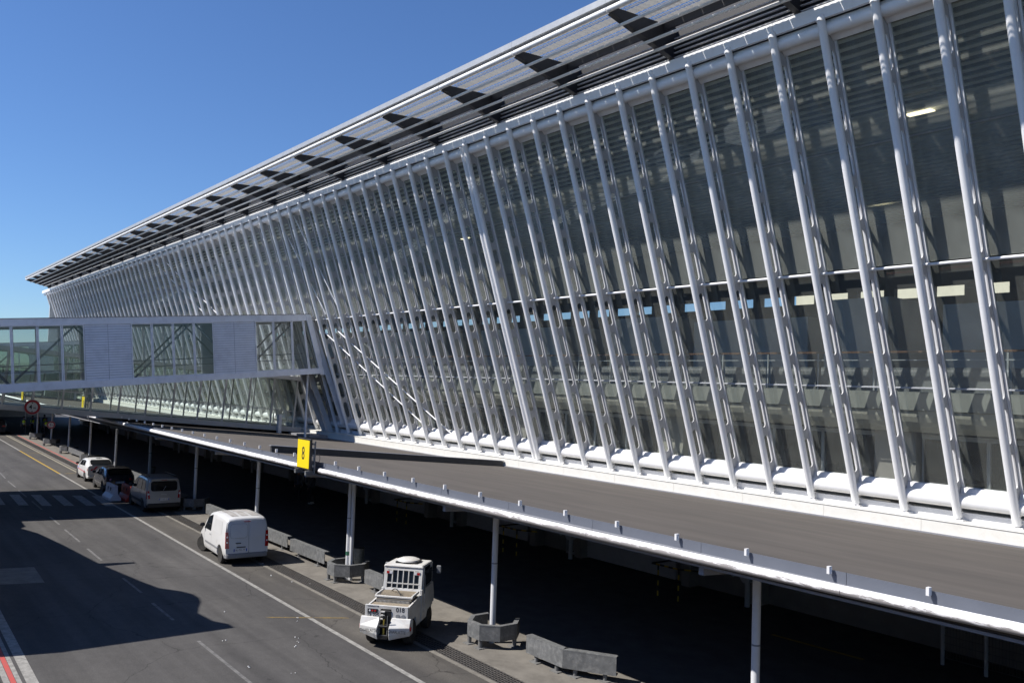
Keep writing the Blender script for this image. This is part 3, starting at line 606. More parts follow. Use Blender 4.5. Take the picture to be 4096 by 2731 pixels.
# ------------------------------------------------------------------ canopy
LC = Vector((-50, 13, 4))
cp = thing('covered_walkway', LC, 'long flat canopy with a flaking white edge pipe and felt roof along the terminal', 'canopy')
CXA, CXB = 4.0, -150.0
def CP(mb, name, m, smooth=False, par=None): return mb.build(name, m, par or cp, smooth, LC)
def zroof(y): return 4.36-(y-13.0)*(4.36-3.60)/10.6
CP(MB().hexa([(CXA, 13.0, 4.0), (CXB, 13.0, 4.0), (CXB, 25.7, 3.30), (CXA, 25.7, 3.30), (CXA, 13.0, 4.36), (CXB, 13.0, 4.36), (CXB, 24.4, zroof(24.4)), (CXA, 24.4, zroof(24.4))]), 'roof_slab', [M['bitumen']])
CP(MB().hexa([(CXA, 13.02, 3.93), (CXB, 13.02, 3.93), (CXB, 25.7, 3.22), (CXA, 25.7, 3.22), (CXA, 13.02, 3.98), (CXB, 13.02, 3.98), (CXB, 25.7, 3.27), (CXA, 25.7, 3.27)]), 'ceiling_board', M['soffit'])
PIPE_Y, PIPE_Z = 12.86, 4.17
xs_gap = [(-28.75, -27.35), (-63.6, -62.2), (-88.6, -87.2)]
def pz(x): return 4.10+.10*((x+17)/15)**2 if x > -17 else 4.10+max(0, (-17-x))*.0045
# edge pipe in 6 m lengths, slightly separated at sleeves; broken where the signs sit
x = CXA
while x > CXB:
    xn = x-6.0
    a, c = x-.006, xn+.006
    pieces = [(a, c)]
    for g0, g1 in [(s_[1], s_[0]) for s_ in xs_gap]:
        out = []
        for (p, q) in pieces:
            if q < g0 and p > g0 or (p > g1 and q < g1):
                if p > g0: out.append((p, max(q, g0)))
                if q < g1: out.append((min(p, g1), q))
            elif p <= g0 and q >= g1: pass
            else: out.append((p, q))
        pieces = out
    for (p, q) in pieces:
        if p-q > .1: CP(MB().tube((p, PIPE_Y, pz(p)), (q, PIPE_Y, pz(q)), .088, 16), 'edge_pipe', M['pipe'], True)
    x = xn
x = CXA
while x > CXB:
    CP(MB().box((x-.004, 12.965, 4.10), (x-2.996, 12.985, 4.405)), 'flashing_sheet', M['flashing'])
    CP(MB().box((x-.004, 12.93, 4.185), (x-2.996, 12.964, 4.215)), 'gutter_lip', M['strip'])
    x -= 3.0
cl = MB().box((-.024, 12.85, 4.20), (.024, 12.93, 4.32)).mesh('clip', M['white'], False, LC)
for k in range(80):
    x = -5.75+3.25-1.64*k
    if x < -120: break
    o = bpy.data.objects.new('clip', cl); COL.objects.link(o); o.parent = cp; o.location = (x-LC.x, 0, pz(x)-4.13)
POSTS = [(-11.1, 14.8), (-20.05, 14.86), (-29.05, 14.88), (-38.5, 15.1), (-47.9, 15.3), (-57.6, 15.5), (-66.7, 15.6), (-75.5, 15.72), (-84.4, 15.85), (-93.4, 16.0), (-102.2, 16.15), (-111, 16.3)]
for i, (x, y) in enumerate(POSTS):
    o = CP(MB().tube((x, y, 0), (x, y, 3.95), .085 if i != 2 else .07, 14), 'post', M['post'], True)
    CP(MB().tube((x, y, 2.2), (x, y, 2.235), .089 if i != 2 else .074, 14), 'sleeve', M['strip'], True, o)
    if i == 2:
        CP(MB().tube((x+.19, y+.05, 0), (x+.19, y+.05, 3.95), .07, 14), 'post', M['post'], True)
        CP(MB().tube((x, y, .88), (x, y, 1.02), .074, 14), 'green_band', mat('green_tape', (.03, .13, .08), .6), True, o)
    CP(MB().beam((x, 13.1, 3.88), (x, 25.0, 3.2), .12, .22), 'roof_beam', M['soffit'])
# upstand that crosses the roof by the sign
us = MB().hexa([(-32.55, 13.25, zroof(13.25)), (-32.7, 13.25, zroof(13.25)), (-31.55, 23.55, zroof(23.55)), (-31.40, 23.55, zroof(23.55)), (-32.55, 13.25, zroof(13.25)+.24), (-32.7, 13.25, zroof(13.25)+.24), (-31.55, 23.55, zroof(23.55)+.22), (-31.40, 23.55, zroof(23.55)+.22)])
o = CP(us, 'joint_upstand', M['dark_steel'])  # body coloured dark for the shade on its side face
CP(MB().hexa([(-32.50, 13.2, zroof(13.25)+.245), (-32.74, 13.2, zroof(13.25)+.245), (-31.59, 23.58, zroof(23.55)+.225), (-31.35, 23.58, zroof(23.55)+.225), (-32.50, 13.2, zroof(13.25)+.275), (-32.74, 13.2, zroof(13.25)+.275), (-31.59, 23.58, zroof(23.55)+.25), (-31.35, 23.58, zroof(23.55)+.25)]), 'joint_cover', M['strip'], False, o)

rc = thing('added_shade_cover', (-125, 0, 0), 'added low cover put in to shade the far end of the road, behind the glazed gallery', 'building')  # added roof over the far road, keeps the ground there in shade
MB().box((-111.5, -14, 3.95), (-150, 12.6, 4.45)).build('cover_slab', M['gallery'], rc, False, Vector((-125, 0, 0)))
MB().box((-150, -14, 0), (-149.7, 26, 3.94)).build('cover_wall', M['wall_conc'], rc, False, Vector((-125, 0, 0)))
for x_ in (-124, -135): MB().box((x_, -.4, 0), (x_-.5, .1, 3.94)).build('cover_column', M['wall_conc'], rc, False, Vector((-125, 0, 0)))
# ------------------------------------------------------------------ yellow gate signs on the canopy edge
def gate_sign(x, num, label, z=4.15):
    L = Vector((x, 12.62, z)); t = thing('gate_sign', L, label, 'sign', 'yellow gate number signs on the canopy edge')
    MB().box((-.52, -.06, .0), (.52, .015, 1.04)).build('housing', M['sign_black'], t, False, None, None, .008)
    MB().box((-.475, -.072, .05), (.475, -.061, .99)).build('face', M['sign_yellow'], t)
    text(num, .62, M['sign_black'], 'numeral', t, frame3((0, -.0735, .52), (1, 0, 0), (0, 0, 1)), .001, 'CENTER', .78, bold=.008)
    MB().tube((.56, .10, -.1), (.56, .10, .98), .03, 8).build('mast', M['galv_dark'], t, True)
    for zz in (.15, .5, .88): MB().box((.46, .02, zz-.03), (.58, .09, zz+.03)).build('bracket', M['galv'], t)
    for xx in (-.42, .42): MB().box((xx-.05, -.16, -.16), (xx+.05, .1, -.02)).build('foot_clamp', M['galv'], t)
    c_ = MB()
    for k in range(8):
        a0, a1 = math.pi*k/8-math.pi/2, math.pi*(k+1)/8-math.pi/2
        c_.tube((.63+.16*math.cos(a0), .18, .42+.14*math.sin(a0)), (.63+.16*math.cos(a1), .18, .42+.14*math.sin(a1)), .01, 5)
    c_.build('cable', M['sign_black'], t)
gate_sign(-28.08, '8', 'yellow sign with black number 8 nearest the camera on the canopy edge')
gate_sign(-62.9, '9', 'narrow yellow sign with number 9 seen through the lower glazed gallery', 4.55)
gate_sign(-87.9, '10', 'smallest yellow sign, farthest one, at the left behind the lower gallery', 4.45)

# ------------------------------------------------------------------ upper passenger bridge
TH = R(82); BD = Vector((math.cos(TH), math.sin(TH), 0)); BN = Vector((math.sin(TH), -math.cos(TH), 0)); BO = Vector((-48.58, 21.75, 0))
def BPt(s, z, off=0): return BO+BD*s+Vector((0, 0, z))-BN*off
zt = lambda s: 11.02+.0827*s
zf = lambda s: zt(s)-.36
zw = lambda s: 7.76+.0895*s                    # top of the floor beam
zb = lambda s: 7.46+.0945*s
def bslab(mb, s0, s1, f0, f1, o0, o1):
    return mb.hexa([BPt(s0, f0(s0), o0), BPt(s1, f0(s1), o0), BPt(s1, f0(s1), o1), BPt(s0, f0(s0), o1), BPt(s0, f1(s0), o0), BPt(s1, f1(s1), o0), BPt(s1, f1(s1), o1), BPt(s0, f1(s0), o1)])
def make_bridge(label, s_lo, W=3.9):
    L = BPt(-10, 6.0, 2); t = thing('passenger_bridge', L, label, 'bridge', 'glazed passenger bridges')
    def P(mb, n, m, par=None, smooth=False): return mb.build(n, m, par or t, smooth, L)
    ends = lambda z: -.02+(11.02-z)/(11.02-7.5)*1.05          # slanted end, parallel to the facade
    # beams with slanted ends
    def beam(n, f0, f1, o0, o1, m):
        s1a, s1b = ends(f0(0)), ends(f1(0))
        b = MB().hexa([BPt(s_lo, f0(s_lo), o0), BPt(s1a, f0(s1a), o0), BPt(s1a, f0(s1a), o1), BPt(s_lo, f0(s_lo), o1), BPt(s_lo, f1(s_lo), o0), BPt(s1b, f1(s1b), o0), BPt(s1b, f1(s1b), o1), BPt(s_lo, f1(s_lo), o1)])
        return P(b, n, m)
    beam('roof_beam', zf, zt, 0, .16, M['bridge']); beam('roof_beam', zf, zt, W-.16, W, M['bridge'])
    beam('floor_beam', zb, zw, -.02, .16, M['bridge']); beam('floor_beam', zb, zw, W-.16, W+.02, M['bridge'])
    beam('roof_plate', lambda s: zf(s)+.1, lambda s: zt(s)-.04, .161, W-.161, M['bridge_dark'])
    beam('roof_cap', lambda s: zt(s)+.002, lambda s: zt(s)+.03, -.04, W+.04, M['bridge_roof'])
    beam('floor_plate', lambda s: zb(s)+.02, lambda s: zw(s)-.06, .161, W-.161, M['bridge_dark'])
    ms = [-2.99-1.06*k for k in range(0, 30)]
    ms = [.6, -.02, -.95, -2.03, -3.08, -4.25, -5.37, -6.42, -7.52, -8.6, -9.64, -10.77, -11.89, -12.95, -14.06, -15.23, -16.4, -17.6, -18.8, -20, -21.2, -22.4, -23.6, -24.8]
    kinds = ['w', 'w', 'w', 'w', 'p', 'p', 'w', 'w', 'w', 'w', 'p', 'p', 'w', 'w', 'w', 'w', 'w', 'p', 'p', 'w', 'w', 'w', 'w']
    lean = -.085
    def fp(s, fr, o):         # point on the wall: fraction fr of the height, leaning with the floor slope
        z0, z1 = zw(s)+.0, zf(s); z = z0+(z1-z0)*fr
        if s > -.3: return BPt(s+(0 if s > .3 else 0)+(ends(z)-.55)*(1 if s > .3 else .6)-(.25 if s > .3 else .1), z, o)
        return BPt(s+lean*(z-(z0+z1)/2), z, o)
    for face, o0 in (('near', 0.0), ('far', W)):
        d = 1 if face == 'near' else -1
        for k in range(len(ms)-1):
            sa, sb = ms[k], ms[k+1]
            if sb < s_lo: break
            a0, a1, b0, b1 = fp(sa, 0, o0+.03*d), fp(sa, 1, o0+.03*d), fp(sb, 0, o0+.03*d), fp(sb, 1, o0+.03*d)
            ctr = (a0+a1+b0+b1)/4
            if kinds[k] == 'w':
                fr_ = MB()
                def ins(p, q, r_, t_):   # frame member between edges
                    n = -BN*d*.05
                    fr_.hexa([p, q, q+n, p+n, r_, t_, t_+n, r_+n])
                g = .055; v = (a0-b0).normalized()*g; u_a = (a1-a0).normalized()*g; u_b = (b1-b0).normalized()*g
                v = (a0-b0).normalized()*g
                e = (a0-b0).normalized()*.008
                A0, A1, B0, B1 = a0-e, a1-e, b0+e, b1+e
                ins(B0, B1, B0+v, B1+v); ins(A0-v, A1-v, A0, A1)
                ins(B0+v, A0-v, B0+v+u_b, A0-v+u_a); ins(B1+v-u_b, A1-v-u_a, B1+v, A1-v)
                o = P(fr_, 'window', M['bridge'])
                P(MB().quad(B0+v-BN*d*.02, A0-v-BN*d*.02, A1-v-BN*d*.02, B1+v-BN*d*.02), 'pane', M['bridge_glass'], o)
            else:
                pn = MB(); n = 22
                for q in range(n):
                    f0, f1 = q/n, (q+1)/n
                    fa, fb = b0.lerp(b1, f0), a0.lerp(a1, f0); ga, gb = b0.lerp(b1, f1-.2/n), a0.lerp(a1, f1-.2/n)
                    e = (fb-fa).normalized()*.012; out = BN*d*.06
                    pn.hexa([fa+e, fb-e, fb-e-out*.35, fa+e-out*.35, ga+e+out*.0-out*.55, gb-e-out*.55, gb-e-out*.9, ga+e-out*.9])
                o = P(pn, 'louvre_panel', M['bridge'])
                P(MB().hexa([b0-BN*d*.05, a0-BN*d*.05, a0-BN*d*.07, b0-BN*d*.07, b1-BN*d*.05, a1-BN*d*.05, a1-BN*d*.07, b1-BN*d*.07]), 'backing', M['bridge_back'], o)
        # truss diagonals just inside each face
        for k in range(9):
            s0 = -.8-2.9*k
            if s0-2.7 < s_lo: break
            a, c = (zw, zf) if k % 2 else (zf, zw)
            P(MB().beam(BPt(s0, a(s0), o0+.32*d), BPt(s0-2.8, c(s0-2.8), o0+.32*d), .09, .12, BN), 'truss_diagonal', M['bridge_dark'])
        P(MB().beam(BPt(s_lo, zw(s_lo)+.95, o0+.2*d), BPt(-.3, zw(-.3)+.95, o0+.2*d), .05, .05), 'handrail', M['bridge_dark'])
        P(MB().beam(BPt(s_lo, zw(s_lo)+.6, o0+.2*d), BPt(-.3, zw(-.3)+.6, o0+.2*d), .03, .03), 'handrail', M['bridge_dark'])
    # slanted end frame
    for o0 in (-.03, W-.15):
        ef = MB().hexa([BPt(.0-.28, 11.0, o0), BPt(.02, 11.04, o0), BPt(.02, 11.04, o0+.18), BPt(-.28, 11.0, o0+.18), BPt(.80, 7.45, o0), BPt(1.1, 7.5, o0), BPt(1.1, 7.5, o0+.18), BPt(.80, 7.45, o0+.18)])
        P(ef, 'end_frame', M['bridge'])
    return t
br = make_bridge('pale grey enclosed bridge with windows and louvred panels sloping up to the facade', -26)
br2 = dup(br, br.location+Vector((-62, 0, -.35))); br2['label'] = 'more distant white passenger bridge seen through the left windows of the nearer one'
# supports of the bridge on the canopy roof
LB = Vector((-50, 23, 3.7))
sup = thing('bridge_support', LB, 'shaded pair of inclined grey columns carrying the bridge end on the canopy roof', 'support')
for (xa, ya, za, xb, yb_, zb_, w_) in [(-51.6, 22.0, 9.3, -50.9, 24.25, 3.62, .34), (-50.6, 22.0, 9.3, -49.9, 24.2, 3.62, .3), (-48.9, 21.9, 10.8, -47.9, 23.9, 4.6, .22)]:
    MB().beam((xa, ya, za), (xb, yb_, zb_), w_, .3).build('inclined_column', M['gallery'], sup, False, LB)
MB().tube((-49.3, 22.1, 3.62), (-49.3, 22.1, 7.5), .07, 10).build('prop', M['bridge'], sup, True, LB)
MB().box((-52.4, 22.4, 3.6), (-49.4, 24.0, 3.8)).build('base_block', M['strip'], sup, False, LB)

# ------------------------------------------------------------------ lower glazed gallery behind it
LG = BPt(-9, 4.0, 6.5)
gal = thing('glazed_gallery', LG, 'low glass walled gallery under the upper bridge, its floor sloping down to the canopy roof', 'gallery')
gs = lambda s: 4.12-.0716*s; gb = lambda s: gs(s)-.29; gt = lambda s: gs(s)+3.0
def GP(mb, n, m, par=None): return mb.build(n, m, par or gal, False, LG)
O1, O2, SLO, SHI = 5.0, 10.3, -27.0, 2.0
for f0, f1, a, c, n, m in [(gb, gs, O1-.1, O1+.15, 'floor_beam', 'gallery'), (gb, gs, O2-.15, O2+.1, 'floor_beam', 'gallery'), (gt, lambda s: gt(s)+.25, O1-.1, O2+.1, 'roof', 'gallery'), (lambda s: gs(s)-.2, lambda s: gs(s)-.05, O1+.151, O2-.151, 'floor_plate', 'bridge_dark')]:
    GP(bslab(MB(), SLO, SHI, f0, f1, a, c), n, M[m])
for o0, d in ((O1, 1), (O2, -1)):
    k = 0; s = .66
    while s > SLO:
        ln_ = .0666
        p = [BPt(s-.05, gs(s), o0), BPt(s+.05, gs(s), o0), BPt(s+.05, gs(s), o0+.09*d), BPt(s-.05, gs(s), o0+.09*d)]
        q = [v+Vector((0, 0, 3.0))+BD*.0666*3.0 for v in p]
        GP(MB().hexa(p+q), 'mullion', M['gallery'])
        s2 = s-1.48
        pane = MB().quad(BPt(s2+.055, gs(s2), o0+.04*d), BPt(s-.055, gs(s), o0+.04*d), BPt(s-.055, gs(s)+3, o0+.04*d)+BD*.2, BPt(s2+.055, gs(s2)+3, o0+.04*d)+BD*.2)
        GP(pane, 'pane', M['low_glass'])
        GP(MB().beam(BPt(s2+.055, gs(s2)+1.0, o0+.05*d)+BD*.066, BPt(s-.055, gs(s)+1.0, o0+.05*d)+BD*.066, .04, .05), 'transom', M['gallery'])
        s = s2
GP(MB().box((-53.2, 21.9, 3.7), (-52.9, 22.1, 4.9)), 'guard_post', M['bridge'])
gal2 = dup(gal, gal.location+Vector((-62, 0, -.35))); gal2['label'] = 'far glazed gallery beyond the nearer one, seen through the glass at the left'; gal['group'] = gal2['group'] = 'glazed galleries'
# the ray through the sign's picture position meets the gallery front here
SG4 = None
_d = (r2*((129-2048)/3500)-u2*((1628-1365.5)/3500)+fw); _o = BPt(0, 0, O1-.25); _t = (BN.dot(Vector((_o.x, _o.y, 0)))-0)/BN.dot(_d); SG4 = tuple(Vector((0, 0, HC))+_d*_t)

# ------------------------------------------------------------------ vehicles
def lerp_tab(tab, x):
    if x <= tab[0][0]: return tab[0][1]
    for (a, va), (c, vc) in zip(tab, tab[1:]):
        if x <= c: return va+(vc-va)*(x-a)/(c-a) if c > a else vc
    return tab[-1][1]
class Body:
    """car shell lofted from profiles; x runs from the rear bumper (0) to the nose (L), y to the left, z up"""
    def __init__(s, L, W, top, belt, wheels, wr, roofw, plan, rake, sill=.24):
        s.L, s.W, s.top, s.belt, s.wheels, s.wr, s.roofw, s.plan, s.rake, s.sill = L, W, top, belt, wheels, wr, roofw, plan, rake, sill
    def half(s, x): return s.W/2*lerp_tab(s.plan, x)
    def zbot(s, x):
        z = s.sill if .35 < x < s.L-.35 else s.sill+.06
        for c in s.wheels:
            d = abs(x-c); r = s.wr+.055
            if d < r: z = max(z, s.wr+math.sqrt(max(0, r*r-d*d)))
        return z
    def section(s, x):
        h = s.half(x); zt_ = lerp_tab(s.top, x); zb_ = s.zbot(x); be = min(lerp_tab(s.belt, x), zt_-.05); rw = h*lerp_tab(s.roofw, x)
        zm = max(zb_+.03, .58)
        pts = [(h*.93, zb_), (h*.985, max(zb_+.015, min(zb_+.12, zm))), (h, max(zm, zb_+.02)), (h*.985, max(be, zb_+.04))]
        g = zt_-be
        pts += [(rw+(h*.985-rw)*.18, be+g*.80), (rw-.015, be+g*.90), (rw-.09, zt_-.028*min(1, g*3)), (rw*.55, zt_-.004), (0, zt_)]
        return pts
    def rx(s, z): return lerp_tab(s.rake, z)          # x of the rear face at height z
    def xs(s):
        out = [0, .04, .1, .2]; x = .28
        while x < s.L-.2: out.append(x); x += .07
        return out+[s.L-.16, s.L-.07, s.L-.02, s.L]
    def mesh_builder(s):
        b = MB(); xs = s.xs(); rows = []
        for x in xs:
            sec = s.section(x); full = [(y, z) for y, z in sec]+[(-y, z) for y, z in sec[-2::-1]]
            row = []
            for y, z in full:
                k = max(0, 1-x/.7); xx = x+s.rx(z)*k
                row.append((xx, y, z))
            rows.append(row)
        n = len(rows[0]); vs = [p for r_ in rows for p in r_]
        fs = [(i*n+j, i*n+j+1, (i+1)*n+j+1, (i+1)*n+j) for i in range(len(rows)-1) for j in range(n-1)]
        fs += [tuple(range(n)), tuple((len(rows)-1)*n+j for j in range(n))]
        b.add(vs, fs); return b
    def side(s, x, z, e=.012):
        sec = s.section(x); y = sec[-1][0]
        for (ya, za), (yb_, zb_) in zip(sec, sec[1:]):
            if za <= z <= zb_ and zb_ > za: y = ya+(yb_-ya)*(z-za)/(zb_-za); break
        else: y = sec[2][0] if z < sec[2][1] else sec[6][0]
        k = max(0, 1-x/.7); return (x+s.rx(z)*k, y+e, z)
    def side_patch(s, poly, sgn=1, e=.012, n=5):
        """poly: four or more (x,z) corners; a grid that follows the side"""
        b = MB(); (x0, z0), (x1, z1), (x2, z2), (x3, z3) = poly; vs = []
        for i in range(n+1):
            for j in range(n+1):
                u, v = i/n, j/n
                x = (x0*(1-u)+x1*u)*(1-v)+(x3*(1-u)+x2*u)*v; z = (z0*(1-u)+z1*u)*(1-v)+(z3*(1-u)+z2*u)*v
                p = s.side(x, z, e); vs.append((p[0], p[1]*sgn, p[2]))
        return b.add(vs, [(i*(n+1)+j, i*(n+1)+j+1, (i+1)*(n+1)+j+1, (i+1)*(n+1)+j) for i in range(n) for j in range(n)])
    def rear_patch(s, pts, e=.012, th=.02):
        """pts: (y,z) outline on the rear face"""
        return MB().prism([(s.rx(z)-e, y, z) for y, z in pts], (th, 0, 0))
def rrect(y0, y1, z0, z1, r, n=4):
    out = []
    for cy_, cz_, a0 in ((y1-r, z1-r, 0), (y0+r, z1-r, 90), (y0+r, z0+r, 180), (y1-r, z0+r, 270)):
        for k in range(n+1): a = R(a0+90*k/n); out.append((cy_+r*math.cos(a), cz_+r*math.sin(a)))
    return out
def wheel(t, x, y, r, wd, rim, steer=0, name='wheel'):
    sg = 1 if y > 0 else -1
    b = MB().lathe([(r*.62, -wd/2), (r*.93, -wd/2), (r, -wd*.32), (r, wd*.32), (r*.93, wd/2), (r*.62, wd/2)], (0, 0, 0), 'y', 24)
    o = b.build(name, M['rubber'], t, True); o.location = (x, y-sg*wd/2, r); o.rotation_euler = (0, 0, steer)
    ri = MB().lathe([(r*.64, sg*wd*.2), (r*.66, sg*wd*.44), (r*.60, sg*wd*.47), (r*.54, sg*wd*.30), (r*.22, sg*wd*.36), (r*.12, sg*wd*.42), (.01, sg*wd*.42)], (0, 0, 0), 'y', 20).build('rim', rim, o, True)
    for k in range(5):
        a = 2*math.pi*k/5
        MB().lathe([(r*.075, sg*wd*.34), (r*.07, sg*wd*.375)], (r*.38*math.cos(a), 0, r*.38*math.sin(a)), 'y', 8).build('rim_hole', M['black_plastic'], o)
    return o
def numberplate(t, bd, txt, y, z, mat_t='ink', h=.11, wd=.52, xoff=.02):
    x = bd.rx(z)-xoff
    o = MB().box((x-.012, y-wd/2, z-h/2), (x, y+wd/2, z+h/2)).build('number_plate', M['plate_white'], t)
    MB().box((x-.0135, y+wd/2-.045, z-h/2+.002), (x-.001, y+wd/2-.002, z+h/2-.002)).build('plate_band', M['plate_blue'], o)
    MB().box((x-.0135, y-wd/2+.002, z-h/2+.002), (x-.001, y-wd/2+.045, z+h/2-.002)).build('plate_band', M['plate_blue'], o)
    text(txt, .098, M[mat_t], 'plate_text', o, frame3((x-.0132, y, z), (0, -1, 0), (0, 0, 1)), .0005, 'CENTER', .86)
def place(t, rl, heading_deg, wheel_x, wheel_y):
    """put the outer rear left wheel's contact point at rl"""
    a = R(heading_deg); ca, sa = math.cos(a), math.sin(a)
    t.rotation_euler = (0, 0, a)
    t.location = (rl[0]-(ca*wheel_x-sa*wheel_y), rl[1]-(sa*wheel_x+ca*wheel_y), .012)
def car_extras(t, bd, m, mirror_x, mz, glassm=None):
    for sg in (1, -1):
        p = bd.side(mirror_x, mz, 0)
        b = MB().lathe([(.02, -.12), (.075, -.09), (.095, 0), (.075, .09), (.02, .12)], (0, 0, 0), 'y', 12)
        o = b.build('mirror', M['black_plastic'], t, True); o.location = (p[0], sg*(p[1]+.13), p[2]+.05); o.scale = (.62, .9, .9)
    MB().box((bd.wheels[0]-.5, -bd.W/2*.8, .22), (bd.wheels[1]+.5, bd.W/2*.8, .75)).build('underbody', M['black_plastic'], t)

# --- white panel van
def make_van():
    t = thing('panel_van', (0, 0, 0), 'white windowless panel van with red tail lamps and front wheels turned, parked beside the drain', 'van', 'vehicles parked along the canopy')
    bd = Body(4.15, 1.70, [(0, 1.70), (.05, 1.765), (.25, 1.80), (1.2, 1.84), (2.0, 1.82), (2.55, 1.72), (2.95, 1.45), (3.25, 1.16), (3.6, 1.06), (3.95, .92), (4.15, .62)],
              [(0, 1.02), (2.2, 1.0), (3.2, .98), (4.15, .55)], (.72, 3.41), .315, [(0, .90), (1.5, .88), (2.4, .84), (3.1, .86), (4.15, .7)],
              [(0, .955), (.12, .985), (.5, 1), (3.2, 1), (3.75, .93), (4.05, .72), (4.15, .55)], [(0.2, .0), (.5, .0), (.75, .03), (1.1, .05), (1.5, .10), (1.8, .17)])
    bd.mesh_builder().build('body', M['van_white'], t, True)
    car_extras(t, bd, M['van_white'], 2.95, 1.10)
    # side window, door lines, moulding
    for sg in (1, -1):
        o = bd.side_patch([(2.06, 1.03), (3.0, 1.02), (2.74, 1.50), (2.10, 1.66)], sg).build('side_window', M['car_glass'], t, True)
        bd.side_patch([(1.0, .50), (2.75, .50), (2.75, .57), (1.0, .57)], sg, .02, 3).build('side_moulding', M['grey_plastic'], t)
        for x in (1.92, 2.98): bd.side_patch([(x, .36), (x+.012, .36), (x+.012, 1.02), (x, 1.02)], sg, .004, 3).build('door_gap', M['faint_ink'], t)
        bd.side_patch([(2.02, .88), (2.16, .88), (2.16, .92), (2.02, .92)], sg, .02, 1).build('door_handle', M['faint_ink'], t)
        if sg > 0:
            o = MB().lathe([(.075, 0), (.085, .004), (.068, .006)], (0, 0, 0), 'y', 20).build('filler_flap', M['van_white'], t, True); p = bd.side(1.18, .80, .0); o.location = (p[0], p[1], p[2])
            bd.side_patch([(.62, 1.08), (1.75, 1.06), (1.72, 1.58), (.66, 1.60)], sg, .006, 6).build('side_panel', M['van_white'], t, True)
        # tall lamp cluster on the rear corner
        y = sg*.735
        o = MB().prism([(bd.rx(z)+dx, y+sg*dy, z) for z, dx, dy in ((.72, -.02, -.03), (.72, -.0, .09), (1.22, .01, .085), (1.62, .03, .02), (1.62, .02, -.005), (1.25, -.01, -.0))], (.05, 0, 0)).build('lamp_cluster', M['faint_ink'], t)
        MB().prism([(bd.rx(z)+dx-.012, y+sg*dy, z) for z, dx, dy in ((.66, -.02, -.045), (.66, -.0, .095), (1.26, .01, .088), (1.26, -.01, -.01))], (.05, 0, 0)).build('tail_lamp', M['red_light'], o)
        for z in (.88, 1.08): MB().lathe([(.03, -.03), (.026, -.036)], (bd.rx(z), y+sg*.03, z), 'x', 12).build('lens', M['clear_light'], o)
    # windscreen
    MB().quad((2.72, -.62, 1.66), (2.72, .62, 1.66), (3.22, .70, 1.20), (3.22, -.70, 1.20)).build('windscreen', M['car_glass'], t)
    # rear doors, bumper, roof ribs
    for ya, yb_ in ((-.06, .70), (-.70, -.072)):
        d = bd.rear_patch(rrect(ya, yb_, .46, 1.68, .07), .012, .03).build('rear_door', M['van_white'], t)
        bd.rear_patch(rrect(ya+.06, yb_-.05, 1.02, 1.56, .10), .017, .02).build('blank_window', M['van_white'], d)
        MB().box((bd.rx(.72)-.03, ya+.30, 1.0-.42+.24), (bd.rx(.72)-.012, ya+.50, 1.0-.42+.27)).build('door_handle', M['black_plastic'], d) if yb_ > 0 else None
    MB().box((bd.rx(.72)-.03, .06, .665), (bd.rx(.72), .40, .70)).build('plate_lamp', M['black_plastic'], t)
    gp_ = MB().prism([(bd.rx(z)-.0125, y, z) for y, z in ((-.070, .46), (-.061, .46), (-.061, 1.68), (-.070, 1.68))], (.02, 0, 0)); gp_.box((bd.rx(.46)-.012, -.70, .452), (bd.rx(.46)+.01, .70, .462)); gp_.build('door_gap', M['ink'], t)
    wo_ = rrect(.0, .65, 1.02, 1.56, .10); wi_ = rrect(.008, .642, 1.028, 1.552, .095); n_ = len(wo_)
    MB().add([(bd.rx(z)-.0185, y, z) for y, z in wo_+wi_], [(i, (i+1) % n_, n_+(i+1) % n_, n_+i) for i in range(n_)]).build('window_outline', M['faint_ink'], t)
    numberplate(t, bd, 'AL-723-YY', .26, .575, xoff=.014)
    text('CARGO', .05, M['faint_ink'], 'badge', t, frame3((bd.rx(.86)-.0135, .5, .86), (0, -1, 0), (0, 0, 1)), .001) if False else None
    MB().box((bd.rx(1.62)-.025, -.12, 1.615), (bd.rx(1.62), .12, 1.64)).build('brake_lamp', M['red_light'], t)
    MB().hexa([(-.05, -.78, .27), (.18, -.84, .27), (.18, .84, .27), (-.05, .78, .27), (-.05, -.78, .455), (.18, -.84, .47), (.18, .84, .47), (-.05, .78, .455)]).build('bumper', M['grey_plastic'], t, False, None, None, .03)
    for k in range(3):
        y = -.38+.38*k
        rz_ = lambda x, yy: lerp_tab(bd.top, x)+.006-.004*abs(yy)/.36
        rb_ = MB(); N_ = 6
        rb_.add([(.42+1.5*i/N_, yy, rz_(.42+1.5*i/N_, yy)) for i in range(N_+1) for yy in (y-.135, y+.135)], [(2*i, 2*i+1, 2*i+3, 2*i+2) for i in range(N_)])
        rb_.build('roof_recess', M['roof_dirt'], t)
    for x in bd.wheels:
        for sg in (1, -1): wheel(t, x, sg*.82, .315, .19, M['steel_rim'], R(28) if x > 2 else 0)
    return t, bd
van, bd = make_van(); place(van, (-33.9, 11.9), 176.5, .72, .82)

